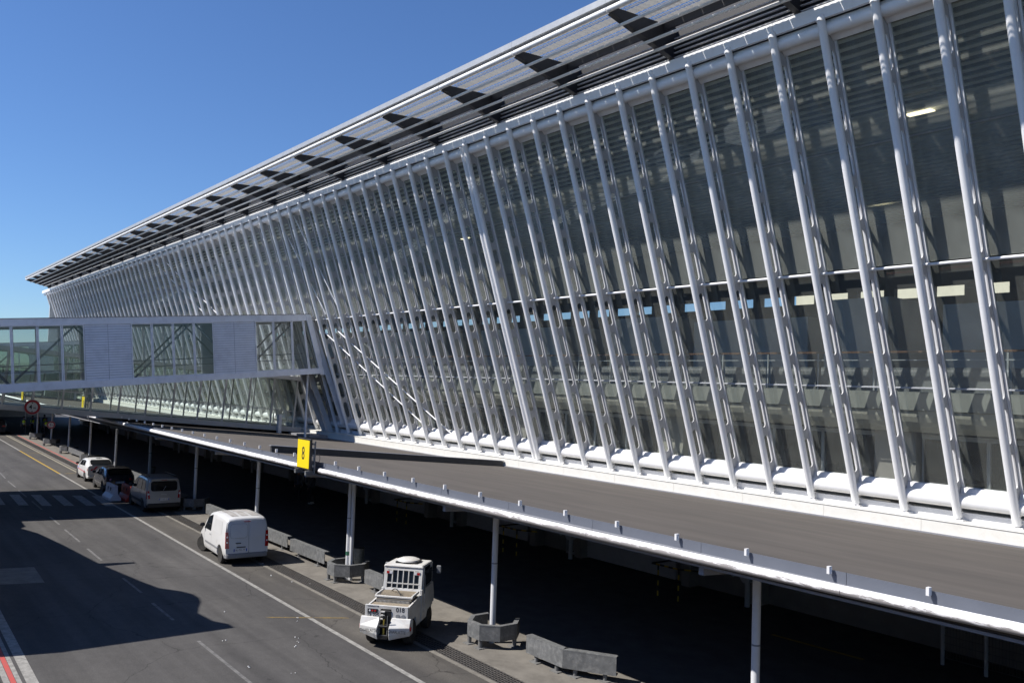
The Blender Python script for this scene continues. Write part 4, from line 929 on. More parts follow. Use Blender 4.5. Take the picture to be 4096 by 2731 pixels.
# --- silver people carrier
def make_mpv():
    t = thing('people_carrier', (0, 0, 0), 'silver grey tall estate car with large dark rear window, in the bridge shadow', 'car', 'vehicles parked along the canopy')
    bd = Body(4.4, 1.78, [(0, 1.66), (.06, 1.74), (.3, 1.79), (1.4, 1.82), (2.3, 1.79), (2.8, 1.62), (3.2, 1.28), (3.45, 1.10), (3.9, 1.02), (4.25, .88), (4.4, .62)],
              [(0, 1.06), (2.2, 1.02), (3.3, 1.0), (4.4, .55)], (.80, 3.58), .325, [(0, .88), (2.4, .83), (3.3, .86), (4.4, .7)],
              [(0, .94), (.15, .98), (.5, 1), (3.4, 1), (3.95, .92), (4.28, .7), (4.4, .52)], [(0.2, .0), (.5, .0), (.75, .03), (1.1, .06), (1.5, .11), (1.8, .18)])
    bd.mesh_builder().build('body', M['silver'], t, True)
    car_extras(t, bd, M['silver'], 3.2, 1.12)
    for sg in (1, -1):
        bd.side_patch([(2.28, 1.10), (3.12, 1.08), (2.80, 1.50), (2.30, 1.62)], sg).build('side_window', M['car_glass'], t, True)
        bd.side_patch([(1.22, 1.12), (2.16, 1.10), (2.16, 1.62), (1.22, 1.62)], sg).build('side_window', M['car_glass'], t, True)
        bd.side_patch([(.42, 1.14), (1.12, 1.12), (1.12, 1.62), (.52, 1.60)], sg).build('side_window', M['car_glass'], t, True)
        bd.side_patch([(.9, .46), (3.1, .46), (3.1, .60), (.9, .60)], sg, .018, 3).build('side_moulding', M['black_plastic'], t)
        for x in (2.2, 1.15): bd.side_patch([(x, .36), (x+.012, .36), (x+.012, 1.08), (x, 1.08)], sg, .004, 3).build('door_gap', M['ink'], t)
        for x in (2.32, 1.3): bd.side_patch([(x, .95), (x+.16, .95), (x+.16, .985), (x, .985)], sg, .02, 1).build('door_handle', M['silver'], t)
        y = sg*.79
        o = MB().prism([(bd.rx(z)+dx, y+sg*dy, z) for z, dx, dy in ((.74, -.03, -.10), (.74, .03, .07), (1.14, .03, .06), (1.14, -.02, -.05))], (.06, 0, 0)).build('tail_lamp', M['red_light'], t)
        MB().lathe([(.05, -.045), (.04, -.05)], (bd.rx(.98), y-.01*sg, .98), 'x', 12).build('lens', M['clear_light'], o)
        MB().beam((.5, sg*.66, 1.86), (2.5, sg*.64, 1.86), .035, .04).build('roof_rail', M['black_plastic'], t)
    MB().quad((2.95, -.66, 1.54), (2.95, .66, 1.54), (3.45, .72, 1.14), (3.45, -.72, 1.14)).build('windscreen', M['car_glass'], t)
    tg = bd.rear_patch(rrect(-.70, .70, .50, 1.70, .10), .010, .03).build('tailgate', M['silver'], t)
    bd.rear_patch(rrect(-.66, .66, 1.12, 1.62, .12), .02, .02).build('rear_window', M['car_glass'], tg)
    MB().beam((bd.rx(1.15)-.04, .05, 1.16), (bd.rx(1.4)-.035, -.08, 1.36), .015, .02).build('wiper', M['silver'], tg)
    MB().hexa([(.02, -.66, 1.70), (.22, -.66, 1.74), (.22, .66, 1.74), (.02, .66, 1.70), (.02, -.66, 1.73), (.22, -.66, 1.785), (.22, .66, 1.785), (.02, .66, 1.73)]).build('roof_spoiler', M['silver'], t)
    MB().box((bd.rx(1.66)-.03, -.14, 1.655), (bd.rx(1.66), .14, 1.68)).build('brake_lamp', M['red_light'], t)
    MB().box((bd.rx(.95)-.03, -.14, .94), (bd.rx(.95)-.012, .14, .965)).build('tailgate_handle', M['rim'], tg)
    MB().box((bd.rx(.74)-.02, -.32, .64), (bd.rx(.7)-.004, .32, .80)).build('plate_recess', M['silver'], tg)
    numberplate(t, bd, 'FK-405-GD', 0, .70, xoff=.024)
    MB().hexa([(-.06, -.80, .28), (.16, -.87, .28), (.16, .87, .28), (-.06, .80, .28), (-.06, -.80, .50), (.16, -.87, .52), (.16, .87, .52), (-.06, .80, .50)]).build('bumper', M['black_plastic'], t, False, None, None, .03)
    for x in bd.wheels:
        for sg in (1, -1): wheel(t, x, sg*.86, .325, .2, M['rim'])
    return t
mpv = make_mpv(); place(mpv, (-48.2, 12.72), 178.5, .80, .86)

# --- two hatchbacks
def make_hatch(kind):
    W_ = kind == 'white'
    pm = M['van_white'] if W_ else M['navy']
    t = thing('hatchback', (0, 0, 0), 'white hatchback with a red side stripe and red tail markings' if W_ else 'dark blue hatchback with alloy wheels parked just behind the red and white barrier', 'car', 'vehicles parked along the canopy')
    bd = Body(4.05, 1.74, [(0, 1.06), (.12, 1.12), (.35, 1.27), (.62, 1.39), (1.2, 1.45), (1.9, 1.45), (2.35, 1.37), (2.85, 1.12), (3.05, 1.02), (3.6, .93), (3.9, .80), (4.05, .55)],
              [(0, .98), (1.0, .98), (2.0, .93), (3.0, .90), (4.05, .5)], (.72, 3.31), .31, [(0, .86), (.4, .80), (1.6, .74), (2.6, .82), (3.2, .9), (4.05, .7)],
              [(0, .90), (.2, .97), (.6, 1), (3.1, 1), (3.65, .92), (3.95, .7), (4.05, .5)], [(0.2, .03), (.45, .0), (.75, .02), (1.0, .06), (1.1, .08)], .22)
    bd.mesh_builder().build('body', pm, t, True)
    car_extras(t, bd, pm, 2.75, .98)
    for sg in (1, -1):
        bd.side_patch([(1.62, .98), (2.62, .96), (2.28, 1.26), (1.66, 1.32)], sg).build('side_window', M['car_glass'], t, True)
        bd.side_patch([(.82, 1.02), (1.54, .99), (1.56, 1.32), (1.0, 1.30)], sg).build('side_window', M['car_glass'], t, True)
        for x in (1.58, 2.66): bd.side_patch([(x, .36), (x+.012, .36), (x+.012, .94), (x, .94)], sg, .004, 3).build('door_gap', M['faint_ink'], t)
        bd.side_patch([(1.7, .82), (1.86, .82), (1.86, .855), (1.7, .855)], sg, .02, 1).build('door_handle', pm, t)
        y = sg*.72
        MB().prism([(bd.rx(z)+dx, y+sg*dy, z) for z, dx, dy in ((.74, -.015, -.22), (.74, .05, .10), (.90, .08, .09), (.86, .0, -.22))], (.08, 0, 0)).build('tail_lamp', M['red_light'], t)
        if W_:
            bd.side_patch([(.5, .60), (3.3, .66), (3.3, .70), (.5, .645)], sg, .014, 6).build('red_stripe', M['red_stripe'], t)
            bd.side_patch([(2.75, .68), (3.05, .68), (3.05, .82), (2.75, .82)], sg, .016, 2).build('door_emblem', M['blue_mark'], t)
    MB().quad((2.42, -.60, 1.33), (2.42, .60, 1.33), (3.0, .70, 1.04), (3.0, -.70, 1.04)).build('windscreen', M['car_glass'], t)
    # sloping rear window lies on the rising tail
    rw = MB().add([(.10, -.60, 1.13), (.10, .60, 1.13), (.36, .62, 1.295), (.36, -.62, 1.295), (.60, .54, 1.40), (.60, -.54, 1.40)], [(0, 1, 2, 3), (3, 2, 4, 5)])
    rw.build('rear_window', M['car_glass'], t)
    MB().hexa([(.50, -.56, 1.385), (.75, -.56, 1.42), (.75, .56, 1.42), (.50, .56, 1.385), (.48, -.56, 1.405), (.75, -.56, 1.44), (.75, .56, 1.44), (.48, .56, 1.405)]).build('roof_spoiler', pm, t)
    if W_:
        for sg in (1, -1):
            MB().prism([(bd.rx(z)-.012, y, z) for y, z in ((sg*.50, .80), (sg*.34, .80), (sg*.18, 1.0), (sg*.30, 1.0))], (.01, 0, 0)).build('red_chevron', M['red_stripe'], t)
        MB().box((.9, -.18, 1.455), (1.1, .18, 1.50)).build('roof_sign', M['van_white'], t)
        MB().beam((.7, 0, 1.44), (.55, 0, 1.62), .01, .01).build('aerial', M['ink'], t)
    numberplate(t, bd, 'BX-184-LC' if not W_ else 'CD-731-QF', 0, .62, xoff=.024)
    MB().hexa([(-.05, -.76, .24), (.16, -.85, .24), (.16, .85, .24), (-.05, .76, .24), (-.05, -.76, .42), (.16, -.85, .44), (.16, .85, .44), (-.05, .76, .42)]).build('bumper', M['black_plastic'] if not W_ else pm, t, False, None, None, .03)
    for x in bd.wheels:
        for sg in (1, -1): wheel(t, x, sg*.85, .31, .2, M['rim'])
    return t
dark = make_hatch('navy'); place(dark, (-56.91, 12.65), 178.5, .72, .85)
whit = make_hatch('white'); place(whit, (-62.9, 12.86), 178.5, .72, .85)
# --- black car in the shade at the far left
bc = make_mpv_black = None
def make_black():
    t = thing('parked_car', (0, 0, 0), 'black car in deep shade under the glazed gallery at the far left', 'car', 'vehicles parked along the canopy')
    bd = Body(4.3, 1.8, [(0, 1.30), (.1, 1.42), (.4, 1.58), (1.4, 1.64), (2.2, 1.60), (2.9, 1.2), (3.1, 1.08), (3.9, .96), (4.3, .6)], [(0, 1.02), (3.1, .98), (4.3, .55)], (.8, 3.5), .34, [(0, .86), (1.5, .78), (3.1, .86), (4.3, .7)],
              [(0, .92), (.2, .98), (.6, 1), (3.4, 1), (4.0, .9), (4.3, .55)], [(0.2, .02), (.5, .0), (1.0, .05), (1.6, .2)])
    bd.mesh_builder().build('body', M['black_car'], t, True); car_extras(t, bd, None, 2.9, 1.02)
    bd.rear_patch(rrect(-.62, .62, 1.06, 1.46, .1), .015, .02).build('rear_window', M['car_glass'], t)
    for sg in (1, -1):
        bd.side_patch([(.7, 1.06), (2.6, 1.02), (2.2, 1.44), (.9, 1.46)], sg).build('side_window', M['car_glass'], t, True)
        MB().box((bd.rx(.92)-.02, sg*.62-.16, .86), (bd.rx(.92)+.04, sg*.62+.16, .98)).build('tail_lamp', M['red_light'], t)
    numberplate(t, bd, 'DM-620-KR', 0, .72, xoff=.02)
    for x in bd.wheels:
        for sg in (1, -1): wheel(t, x, sg*.88, .34, .21, M['rim'])
    return t
bc = make_black(); place(bc, (-110.5, 12.6), 178, .8, .88)

# --- airport tow tractor
def make_tractor():
    t = thing('tow_tractor', (0, 0, 0), 'worn white airport tow tractor numbered 018 with a barred cab window, parked across the drain', 'tractor')
    W = M['tractor']; hw_ = .62
    def B(n, m, *boxes, par=None, bev=0.012):
        b = MB()
        for a, c in boxes: b.box(a, c)
        return b.build(n, m, par or t, False, None, None, bev)
    # chassis and side skirts
    B('chassis', M['black_plastic'], ((.45, -.5, .28), (3.0, .5, .62)))
    sk = MB()
    for sg in (1, -1):
        sk.prism([(.30, sg*.62, .62), (.30, sg*.62, 1.13), (1.75, sg*.62, 1.20), (1.75, sg*.62, .40), (1.28, sg*.62, .40), (1.20, sg*.62, .70), (.62, sg*.62, .70), (.55, sg*.62, .62)], (0, -sg*.05, 0))
    sk.build('side_skirt', W, t)
    # rear plate with hitch opening
    rp = MB()
    rp.prism([(.28, -.64, .78), (.28, -.64, 1.18), (.28, .64, 1.18), (.28, .64, .78), (.28, .17, .78), (.28, .17, 1.08), (.28, -.15, 1.08), (.28, -.15, .78)], (.06, 0, 0))
    rear = rp.build('rear_plate', W, t, False, None, None, .008)
    # bumper blocks, chamfered below
    for ya, yb_ in ((.17, .74), (-.74, -.17)):
        yo, yi = (yb_, ya) if ya > 0 else (ya, yb_)
        p = [(.24, 0, .84), (-.02, 0, .63), (-.02, 0, .42), (.04, 0, .28), (.5, 0, .28), (.5, 0, .80), (.28, 0, .86)]
        b = MB(); sgn = 1 if ya > 0 else -1
        A = [(x, yi, z) for x, _, z in p]; Z = [(x+.16*(x < .2), yo, z+(.12 if z < .45 else 0)) for x, _, z in p]
        n = len(p); b.add(A+Z, [tuple(range(n)), tuple(range(n, 2*n))[::-1]]+[(i, (i+1) % n, n+(i+1) % n, n+i) for i in range(n)])
        o = b.build('bumper_block', W, t, False, None, None, .012)
        text('CHARLATTE', .12, M['ink'], 'lettering', o, frame3((-.0215, (ya+yb_)/2+.04*sgn*-1, .54), (0, -1, 0), (0, 0, 1)), .001, 'CENTER', .80)
        B('marker', M['red_light'], ((.16, yo-.03, .55), (.22, yo+.012, .65)), par=o, bev=0)
    # hitch
    h = B('hitch', M['black_plastic'], ((.02, -.13, .30), (.30, .15, .42)), ((.02, -.13, .62), (.30, .15, .68)), ((.26, -.15, .30), (.34, .17, 1.05)))
    MB().tube((.10, .01, .40), (.10, .01, .86), .028, 10).build('hitch_pin', M['brass'], h, True)
    MB().tube((.10, .01, .86), (.10, .01, .94), .045, 10).build('pin_handle', M['black_plastic'], h, True)
    for y in (-.11, .13): MB().tube((.05, y, .42), (.05, y, .96), .012, 6).build('hitch_rod', M['galv_dark'], h)
    for z in (.80, .90, 1.0): B('rung', W, ((.20, .03, z), (.30, .15, z+.03)), par=h, bev=0)
    # texts and lamps on the rear plate
    F3 = lambda y, z, x=.277: frame3((x, y, z), (0, -1, 0), (0, 0, 1))
    text('018', .18, M['ink'], 'fleet_number', rear, F3(-.41, 1.08), .001, 'CENTER', .95, bold=.012)
    text('TE 225', .125, M['ink'], 'type_text', rear, F3(.40, .90), .001, bold=.01)
    text('CHARLATTE', .062, M['ink'], 'maker_text', rear, F3(.40, 1.145), .001, 'CENTER', 1.0)
    lb = B('lamp_bar', M['black_plastic'], ((.262, .26, .97), (.282, .56, 1.07)), par=rear, bev=0)
    for y, m in ((.33, 'red_light'), (.41, 'red_light'), (.49, 'clear_light')): MB().lathe([(.028, -.005), (.022, -.009)], (.262, y, 1.02), 'x', 10).build('lamp', M[m], lb)
    for y in (-.34, -.50): MB().lathe([(.068, 0), (.064, -.008), (.04, -.009)], (.278, y, .90), 'x', 16).build('vent', M['faint_ink'], rear)
    # deck
    dk = B('deck', M['deck'], ((.34, -.57, 1.08), (.84, .57, 1.12)))
    for k in range(9): B('deck_rib', M['deck'], ((.36+.055*k, -.55, 1.12), (.375+.055*k, .55, 1.13)), par=dk, bev=0)
    gr = B('comb_grille', M['black_plastic'], ((.86, -.52, 1.10), (.92, .52, 1.20)))
    for k in range(26): B('grille_tooth', W, ((.845, -.50+.039*k, 1.11), (.858, -.485+.039*k, 1.19)), par=gr, bev=0)
    hood = MB().hexa([(.94, -.53, 1.16), (1.66, -.53, 1.22), (1.66, .53, 1.22), (.94, .53, 1.16), (.94, -.53, 1.24), (1.66, -.53, 1.30), (1.66, .53, 1.30), (.94, .53, 1.24)]).build('hood', M['deck'], t, False, None, None, .01)
    B('hood_frame', W, ((.93, -.58, 1.24), (.98, .58, 1.30)), ((.98, .52, 1.26), (1.66, .58, 1.33)), ((.98, -.58, 1.26), (1.66, -.52, 1.33)))
    for k in range(10): B('hood_rib', M['deck'], ((1.0+.065*k, -.5, 1.25+.006*k), (1.02+.065*k, .5, 1.262+.006*k)), par=hood, bev=0)
    hs = MB()
    for k in range(6):
        a, c = k/6, (k+1)/6
        pt_ = lambda u: (1.55-.55*u, .25-.45*u, 1.31+.12*math.sin(math.pi*u))
        hs.tube(pt_(a), pt_(c), .014, 6)
    hs.build('hose', M['black_plastic'], t)
    # cab
    z0, z1, xa, xb = .42, 1.98, 1.72, 2.92
    cab = MB(); sh = .06
    cab.hexa([(xa, -.64, 1.16), (xa+.05, -.64, 1.16), (xa+.05, .64, 1.16), (xa, .64, 1.16), (xa+sh, -.60, 1.34), (xa+sh+.05, -.60, 1.34), (xa+sh+.05, .60, 1.34), (xa+sh, .60, 1.34)])
    for y0, y1 in ((-.60, -.52), (.52, .60)): cab.hexa([(xa+sh, y0, 1.34), (xa+sh+.06, y0, 1.34), (xa+sh+.06, y1, 1.34), (xa+sh, y1, 1.34), (xa+.14, y0, 1.86), (xa+.2, y0, 1.86), (xa+.2, y1, 1.86), (xa+.14, y1, 1.86)])
    cab.hexa([(xa+.14, -.60, 1.86), (xa+.2, -.60, 1.86), (xa+.2, .60, 1.86), (xa+.14, .60, 1.86), (xa+.16, -.60, 1.98), (xa+.22, -.60, 1.98), (xa+.22, .60, 1.98), (xa+.16, .60, 1.98)])
    co = cab.build('cab_rear', W, t)
    xg = lambda z: xa+sh+.08*(z-1.34)/.52
    MB().hexa([(xg(1.34)+.05, -.52, 1.34), (xg(1.34)+.06, -.52, 1.34), (xg(1.34)+.06, .52, 1.34), (xg(1.34)+.05, .52, 1.34), (xg(1.86)+.05, -.52, 1.86), (xg(1.86)+.06, -.52, 1.86), (xg(1.86)+.06, .52, 1.86), (xg(1.86)+.05, .52, 1.86)]).build('rear_window', M['cab_glass'], co)
    for k in range(7):
        y = -.51+.17*k
        MB().beam((xg(1.34)+.015, y, 1.34), (xg(1.86)+.015, y, 1.86), .026, .03, (1, 0, 0)).build('window_bar', W, co)
    MB().beam((xg(1.48)+.01, -.52, 1.48), (xg(1.48)+.01, .52, 1.48), .03, .034).build('window_bar', W, co)
    for sg in (1, -1):
        ml = MB().box((xg(1.8)-.01, sg*.43-.10, 1.74), (xg(1.8)+.05, sg*.43+.10, 1.84)).build('lamp_box', W, co)
        for j, m in ((-1, 'red_light'), (1, 'clear_light')): MB().box((xg(1.8)-.018, sg*.43+j*sg*-.05-.042, 1.755), (xg(1.8)-.009, sg*.43+j*sg*-.05+.042, 1.825)).build('lamp', M[m], ml)
    text('CHARLATTE', .062, M['ink'], 'maker_text', co, frame3((xa+.150, 0, 1.92), (0, -1, 0), (0, 0, 1)), .001, 'CENTER', 1.1)
    B('steering_wheel', W, ((xg(1.5)+.08, -.30, 1.53), (xg(1.5)+.10, .34, 1.555)))
    body = MB()
    for sg in (1, -1):
        body.prism([(xa+.02, sg*.64, .42), (xa+.0, sg*.64, 1.34), (xb+.1, sg*.64, 1.34), (xb+.25, sg*.64, .95), (xb+.25, sg*.64, .70), (xb+.02, sg*.64, .70), (xb-.1, sg*.64, .42)], (0, -sg*.06, 0))
    body.box((xb+.05, -.6, .6), (xb+.25, .6, 1.0)); body.box((xa+.1, -.58, .42), (xb, .58, .55))
    body.build('cab_body', W, t)
    for sg in (1, -1):
        MB().box((xa+.30, sg*.63-.012, 1.40), (xb-.1, sg*.63+.012, 1.84)).build('side_window', M['cab_glass'], t)
        MB().box((xa+.22, sg*.60-.03, 1.34), (xa+.29, sg*.60+.03, 1.95)).build('cab_pillar', W, t); MB().box((xb-.08, sg*.60-.03, 1.34), (xb-.01, sg*.60+.03, 1.95)).build('cab_pillar', W, t)
        o = MB().box((xa+.28, sg*.645-.012, .62), (xb-.06, sg*.645+.012, 1.33)).build('door', W, t, False, None, None, .006)
        text('SERVISAIR', .085, M['white_ink'], 'door_lettering', o, frame3((xa+.45, sg*.661, .98), (0, 0, 1), (sg*1.0, 0, 0)), .001, 'CENTER', .9) if False else None
        MB().tube((xa+.24, sg*.66, 1.2), (xa+.24, sg*.66, 1.75), .018, 8).build('grab_rail', M['galv'], t)
        m_ = MB().box((xb-.02, sg*.84-.07, 1.62), (xb+.04, sg*.84+.07, 1.86)).build('mirror', M['grey_plastic'], t, False, None, None, .015)
        MB().tube((xb-.02, sg*.62, 1.70), (xb, sg*.80, 1.74), .012, 6).build('mirror_arm', M['black_plastic'], m_)
    MB().box((xb-.02, -.56, 1.36), (xb+.02, .56, 1.9)).build('windscreen', M['cab_glass'], t)
    ro = MB().hexa([(xa+.12, -.63, 1.96), (xb+.08, -.63, 1.93), (xb+.08, .63, 1.93), (xa+.12, .63, 1.96), (xa+.16, -.58, 2.03), (xb+.04, -.58, 2.0), (xb+.04, .58, 2.0), (xa+.16, .58, 2.03)]).build('roof', W, t, False, None, None, .02)
    MB().box((xa+.36, -.33, 2.02), (xb-.20, .33, 2.075)).build('hatch_seal', M['black_plastic'], ro)
    MB().lathe([(.36, .0), (.34, .035), (.25, .07), (.12, .09), (.01, .095)], (xa+.66, 0, 2.075), 'z', 20).build('roof_dome', W, ro, True)
    for x, r in ((.80, .36), (2.62, .33)):
        for sg in (1, -1): wheel(t, x, sg*.66, r, .22, M['steel_rim'])
    return t
tr = make_tractor()
tr.rotation_euler = (0, 0, R(133)); tr.location = (-20.98, 11.88, .012); tr.scale = (.95, .95, .95)

# ------------------------------------------------------------------ guard rings round the canopy posts, guard beams
def make_ring():
    t = thing('guard_ring', (0, 0, 0), 'octagonal galvanised steel guard ring round the canopy post behind the tow tractor', 'guard ring', 'steel guard rings round the canopy posts')
    Rr, n = .76, 8
    P = [Vector((Rr*math.cos(R(22.5+45*k)), Rr*math.sin(R(22.5+45*k)), 0)) for k in range(n)]
    for k in range(n):
        if k in (1, 2): continue                                   # open on the building side
        a, c = P[k], P[(k+1) % n]; o = MB(); d = (c-a).normalized(); nn = Vector((d.y, -d.x, 0))
        ia, ic = a-nn*.13+d*.054, c-nn*.13-d*.054
        o.hexa([a+Vector((0, 0, .22)), c+Vector((0, 0, .22)), ic+Vector((0, 0, .22)), ia+Vector((0, 0, .22)), a+Vector((0, 0, .24)), c+Vector((0, 0, .24)), ic+Vector((0, 0, .24)), ia+Vector((0, 0, .24))])
        o.hexa([a+Vector((0, 0, .61)), c+Vector((0, 0, .61)), ic+Vector((0, 0, .61)), ia+Vector((0, 0, .61)), a+Vector((0, 0, .64)), c+Vector((0, 0, .64)), ic+Vector((0, 0, .64)), ia+Vector((0, 0, .64))])
        b0, b1 = a+d*.002, c-d*.002
        o.hexa([b0-nn*.004+Vector((0, 0, .241)), b1-nn*.004+Vector((0, 0, .241)), b1-nn*.02+Vector((0, 0, .241)), b0-nn*.02+Vector((0, 0, .241)), b0-nn*.004+Vector((0, 0, .609)), b1-nn*.004+Vector((0, 0, .609)), b1-nn*.02+Vector((0, 0, .609)), b0-nn*.02+Vector((0, 0, .609))])
        o.build('guard_plate', M['galv'], t)
    for k in (0, 3, 5, 6):
        q = P[k]*.9
        f_ = MB().tube((q.x, q.y, .02), (q.x, q.y, .22), .06, 10); f_.box((q.x-.13, q.y-.13, .0), (q.x+.13, q.y+.13, .022)); f_.build('foot', M['galv_dark'], t)
    return t
ring = make_ring()
ringlab = ['octagonal galvanised guard ring round the post behind the tow tractor', 'galvanised guard ring at the paired posts with a green band', None, 'dark guard ring in the shade beside the silver people carrier', None, None,
           'small guard ring just beyond the white hatchback', 'guard ring with a pale front plate beyond the low beam', 'guard ring below the smaller round height sign', 'guard ring below the big round 4 m height sign']
first = True
for i, (x, y) in enumerate(POSTS[1:11]):
    if ringlab[i] is None: continue
    o = ring if first else dup(ring); first = False
    o.location = (x, y+.04, .014); o['label'] = ringlab[i]
def guard_beam(pts, label, z0=.20, z1=.66, feet=()):
    L = Vector((pts[0][0], pts[0][1], 0)); t = thing('guard_beam', L, label, 'guard beam', 'low galvanised guard beams along the pavement')
    for (xa, ya), (xb, yb_) in zip(pts, pts[1:]):
        a, c = Vector((xa, ya, 0)), Vector((xb, yb_, 0)); d = (c-a).normalized(); nn = Vector((-d.y, d.x, 0))
        if nn.y < 0: nn = -nn
        b = MB()
        def sl(o0, o1, za, zb_):
            e = d*.004
            b.hexa([a+e+nn*o0+Vector((0, 0, za)), c-e+nn*o0+Vector((0, 0, za)), c-e+nn*o1+Vector((0, 0, za)), a+e+nn*o1+Vector((0, 0, za)), a+e+nn*o0+Vector((0, 0, zb_)), c-e+nn*o0+Vector((0, 0, zb_)), c-e+nn*o1+Vector((0, 0, zb_)), a+e+nn*o1+Vector((0, 0, zb_))])
        sl(0, .2, z1-.03, z1); sl(0, .2, z0, z0+.025); sl(.003, .025, z0+.026, z1-.031)
        b.build('beam', M['galv'], t, False, L)
        for f in (.22, .78):
            q = a.lerp(c, f)+nn*.1
            o = MB().tube((q.x, q.y, .02), (q.x, q.y, z0), .055, 10); o.box((q.x-.16, q.y-.12, .014), (q.x+.16, q.y+.12, .035)); o.build('foot', M['galv_dark'], t, False, L)
    return t
guard_beam([(-18.35, 14.72), (-16.86, 14.72), (-15.68, 15.44)], 'bent two piece guard beam nearest the camera, partly in canopy shade')
guard_beam([(-27.5, 14.76), (-24.6, 14.76)], 'guard beam ending behind the cab of the tow tractor')
guard_beam([(-34.15, 14.86), (-31.0, 14.9)], 'long guard beam left of the paired canopy posts')
guard_beam([(-37.8, 14.95), (-34.7, 14.98)], 'guard beam whose left end hides behind the white van')
guard_beam([(-45.2, 15.03), (-41.5, 15.05)], 'guard beam showing above the nose of the white van')
guard_beam([(-64.5, 15.5), (-58.6, 15.5)], 'sunlit guard beam above the roof of the silver people carrier')
guard_beam([(-83.6, 15.7), (-77.6, 15.75)], 'farthest guard beam, left of the white hatchback')

# ------------------------------------------------------------------ round height-limit signs
def height_sign(x, y, z, r, txt, sub, label):
    L = Vector((x, y, z)); t = thing('height_sign', L, label, 'road sign', 'round height limit signs', R(-22))
    def disc(n, ra, rb, xa, m):
        b = MB(); k_ = 36; vs = []
        for rr in (ra, rb):
            vs += [(xa, rr*math.cos(2*math.pi*k/k_), rr*math.sin(2*math.pi*k/k_)) for k in range(k_)]
        if rb == 0: b.add(vs[:k_], [tuple(range(k_))])
        else: b.add(vs, [(k, (k+1) % k_, k_+(k+1) % k_, k_+k) for k in range(k_)])
        return b.build(n, M[m], t)
    MB().lathe([(r, -.03), (r*1.02, -.015), (r*1.0, 0)], (0, 0, 0), 'x', 36).build('disc', M['sign_grey'], t)
    disc('rim', r, r*.965, .002, 'sign_white'); disc('ring', r*.965, r*.68, .003, 'sign_red'); disc('face', r*.68, 0, .0025, 'sign_white')
    text(txt, r*.82, M['ink'], 'numeral', t, frame3((.005, -r*.20 if sub else 0, 0), (0, 1, 0), (0, 0, 1)), .001, bold=.022)
    if sub: text(sub, r*.42, M['ink'], 'unit', t, frame3((.005, r*.30, -r*.08), (0, 1, 0), (0, 0, 1)), .001, bold=.022)
    for sg in (1, -1): MB().prism([(.004, -r*.13, sg*r*.63), (.004, r*.13, sg*r*.63), (.004, 0, sg*r*.45)], (.002, 0, 0)).build('arrow_mark', M['ink'], t)
    MB().box((-.12, -.05, -.1), (-.03, .05, .1)).build('clamp', M['galv_dark'], t)
height_sign(*SG4, .42, '4', 'm', 'big round red and white 4 m limit sign on the glazed gallery')
height_sign(-93.0, 15.85, 2.0, .36, '2', '.3m', 'smaller round red and white height limit sign near waiting people')

# ------------------------------------------------------------------ bins, barriers, rails, fence
def bin_bag(x, y, label, s=.72):
    t = thing('bin', (x, y, .01), label, 'bin', 'clear rubbish bags on hoops beside the posts')
    t.scale = (s, s, s)
    MB().lathe([(.20, .12), (.27, .3), (.26, .7), (.30, .98)], (0, 0, 0), 'z', 14).build('bag', M['bag'], t, True)
    MB().lathe([(.32, .97), (.34, .99), (.33, 1.02), (.0, 1.04)], (0, 0, 0), 'z', 14).build('lid', M['sign_black'], t, True)
    MB().tube((0, .33, 0), (0, .33, 1.05), .025, 8).build('stand', M['galv_dark'], t)
bin_bag(-30.9, 16.3, 'clear bin bag behind the paired canopy posts'); bin_bag(-64.0, 17.4, 'clear bin bag behind the silver people carrier'); bin_bag(-95.0, 18.0, 'clear bin bag by the far post, left of the low beam')
def jersey(x, y, m, label, n=1.9):
    t = thing('plastic_barrier', (x, y, .005), label, 'barrier', 'plastic traffic barriers')
    prof = [(-.30, 0), (-.30, .14), (-.13, .36), (-.09, .86), (.09, .86), (.13, .36), (.30, .14), (.30, 0)]
    MB().prism([(0, a, z) for a, z in prof], (n, 0, 0)).build('shell', M[m], t, False, None, None, .02)
    for f in (.55, 1.15): MB().box((f, -.135, .52), (f+.09, -.095, .70)).build('slot', M['sign_black'], t)
jersey(-54.6, 12.45, 'barrier_white', 'white plastic road barrier with two dark slots beside the dark blue hatchback')
jersey(-53.9, 13.12, 'barrier_red', 'dark red plastic road barrier between the hatchback and the people carrier')
def hoop_rail(x, y, label):
    t = thing('hoop_rail', (x, y, .01), label, 'safety rail', 'black and yellow safety rails by the shutters')
    for px_ in (0, .95):
        for k in range(6): MB().tube((px_, 0, .18*k), (px_, 0, .18*(k+1)), .03, 8).build('post_band', M['black_yellow'] if k % 2 == 0 else M['sign_black'], t, True)
    for k in range(10): MB().tube((-.3+.20*k, .12*(k > 6)*(k-6), 1.08), (-.3+.20*(k+1), .12*(k >= 6)*(k-5), 1.08), .03, 8).build('rail_band', M['black_yellow'] if k % 2 else M['sign_black'], t, True)
    MB().tube((-.3, 0, 1.08), (-.3, 1.2, 1.08), .03, 8).build('side_rail', M['sign_black'], t, True)
hoop_rail(-21.6, 23.2, 'black and yellow hoop rail in front of the shutter right of the near post')
hoop_rail(-30.6, 23.1, 'black and yellow hoop rail seen between the tow tractor and the near post')
hoop_rail(-39.8, 23.1, 'dim black and yellow hoop rail under the canopy right of the gate sign')
t = thing('mesh_fence', (-11.5, 24.3, 0), 'dark wire mesh fence under the canopy at the lower right edge', 'fence')
for x in (-12.08, -10.93, -9.0, -7.0): MB().tube((x+11.5, 0, 0), (x+11.5, 0, 2.4), .05, 10).build('fence_post', M['post'], t, True)
b = MB()
for k in range(60): b.box((-.55+.085*k, -.006, .2), (-.543+.085*k, .006, 2.3))
for k in range(11): b.box((-.55, -.008, .2+.2*k), (4.5, .008, .212+.2*k))
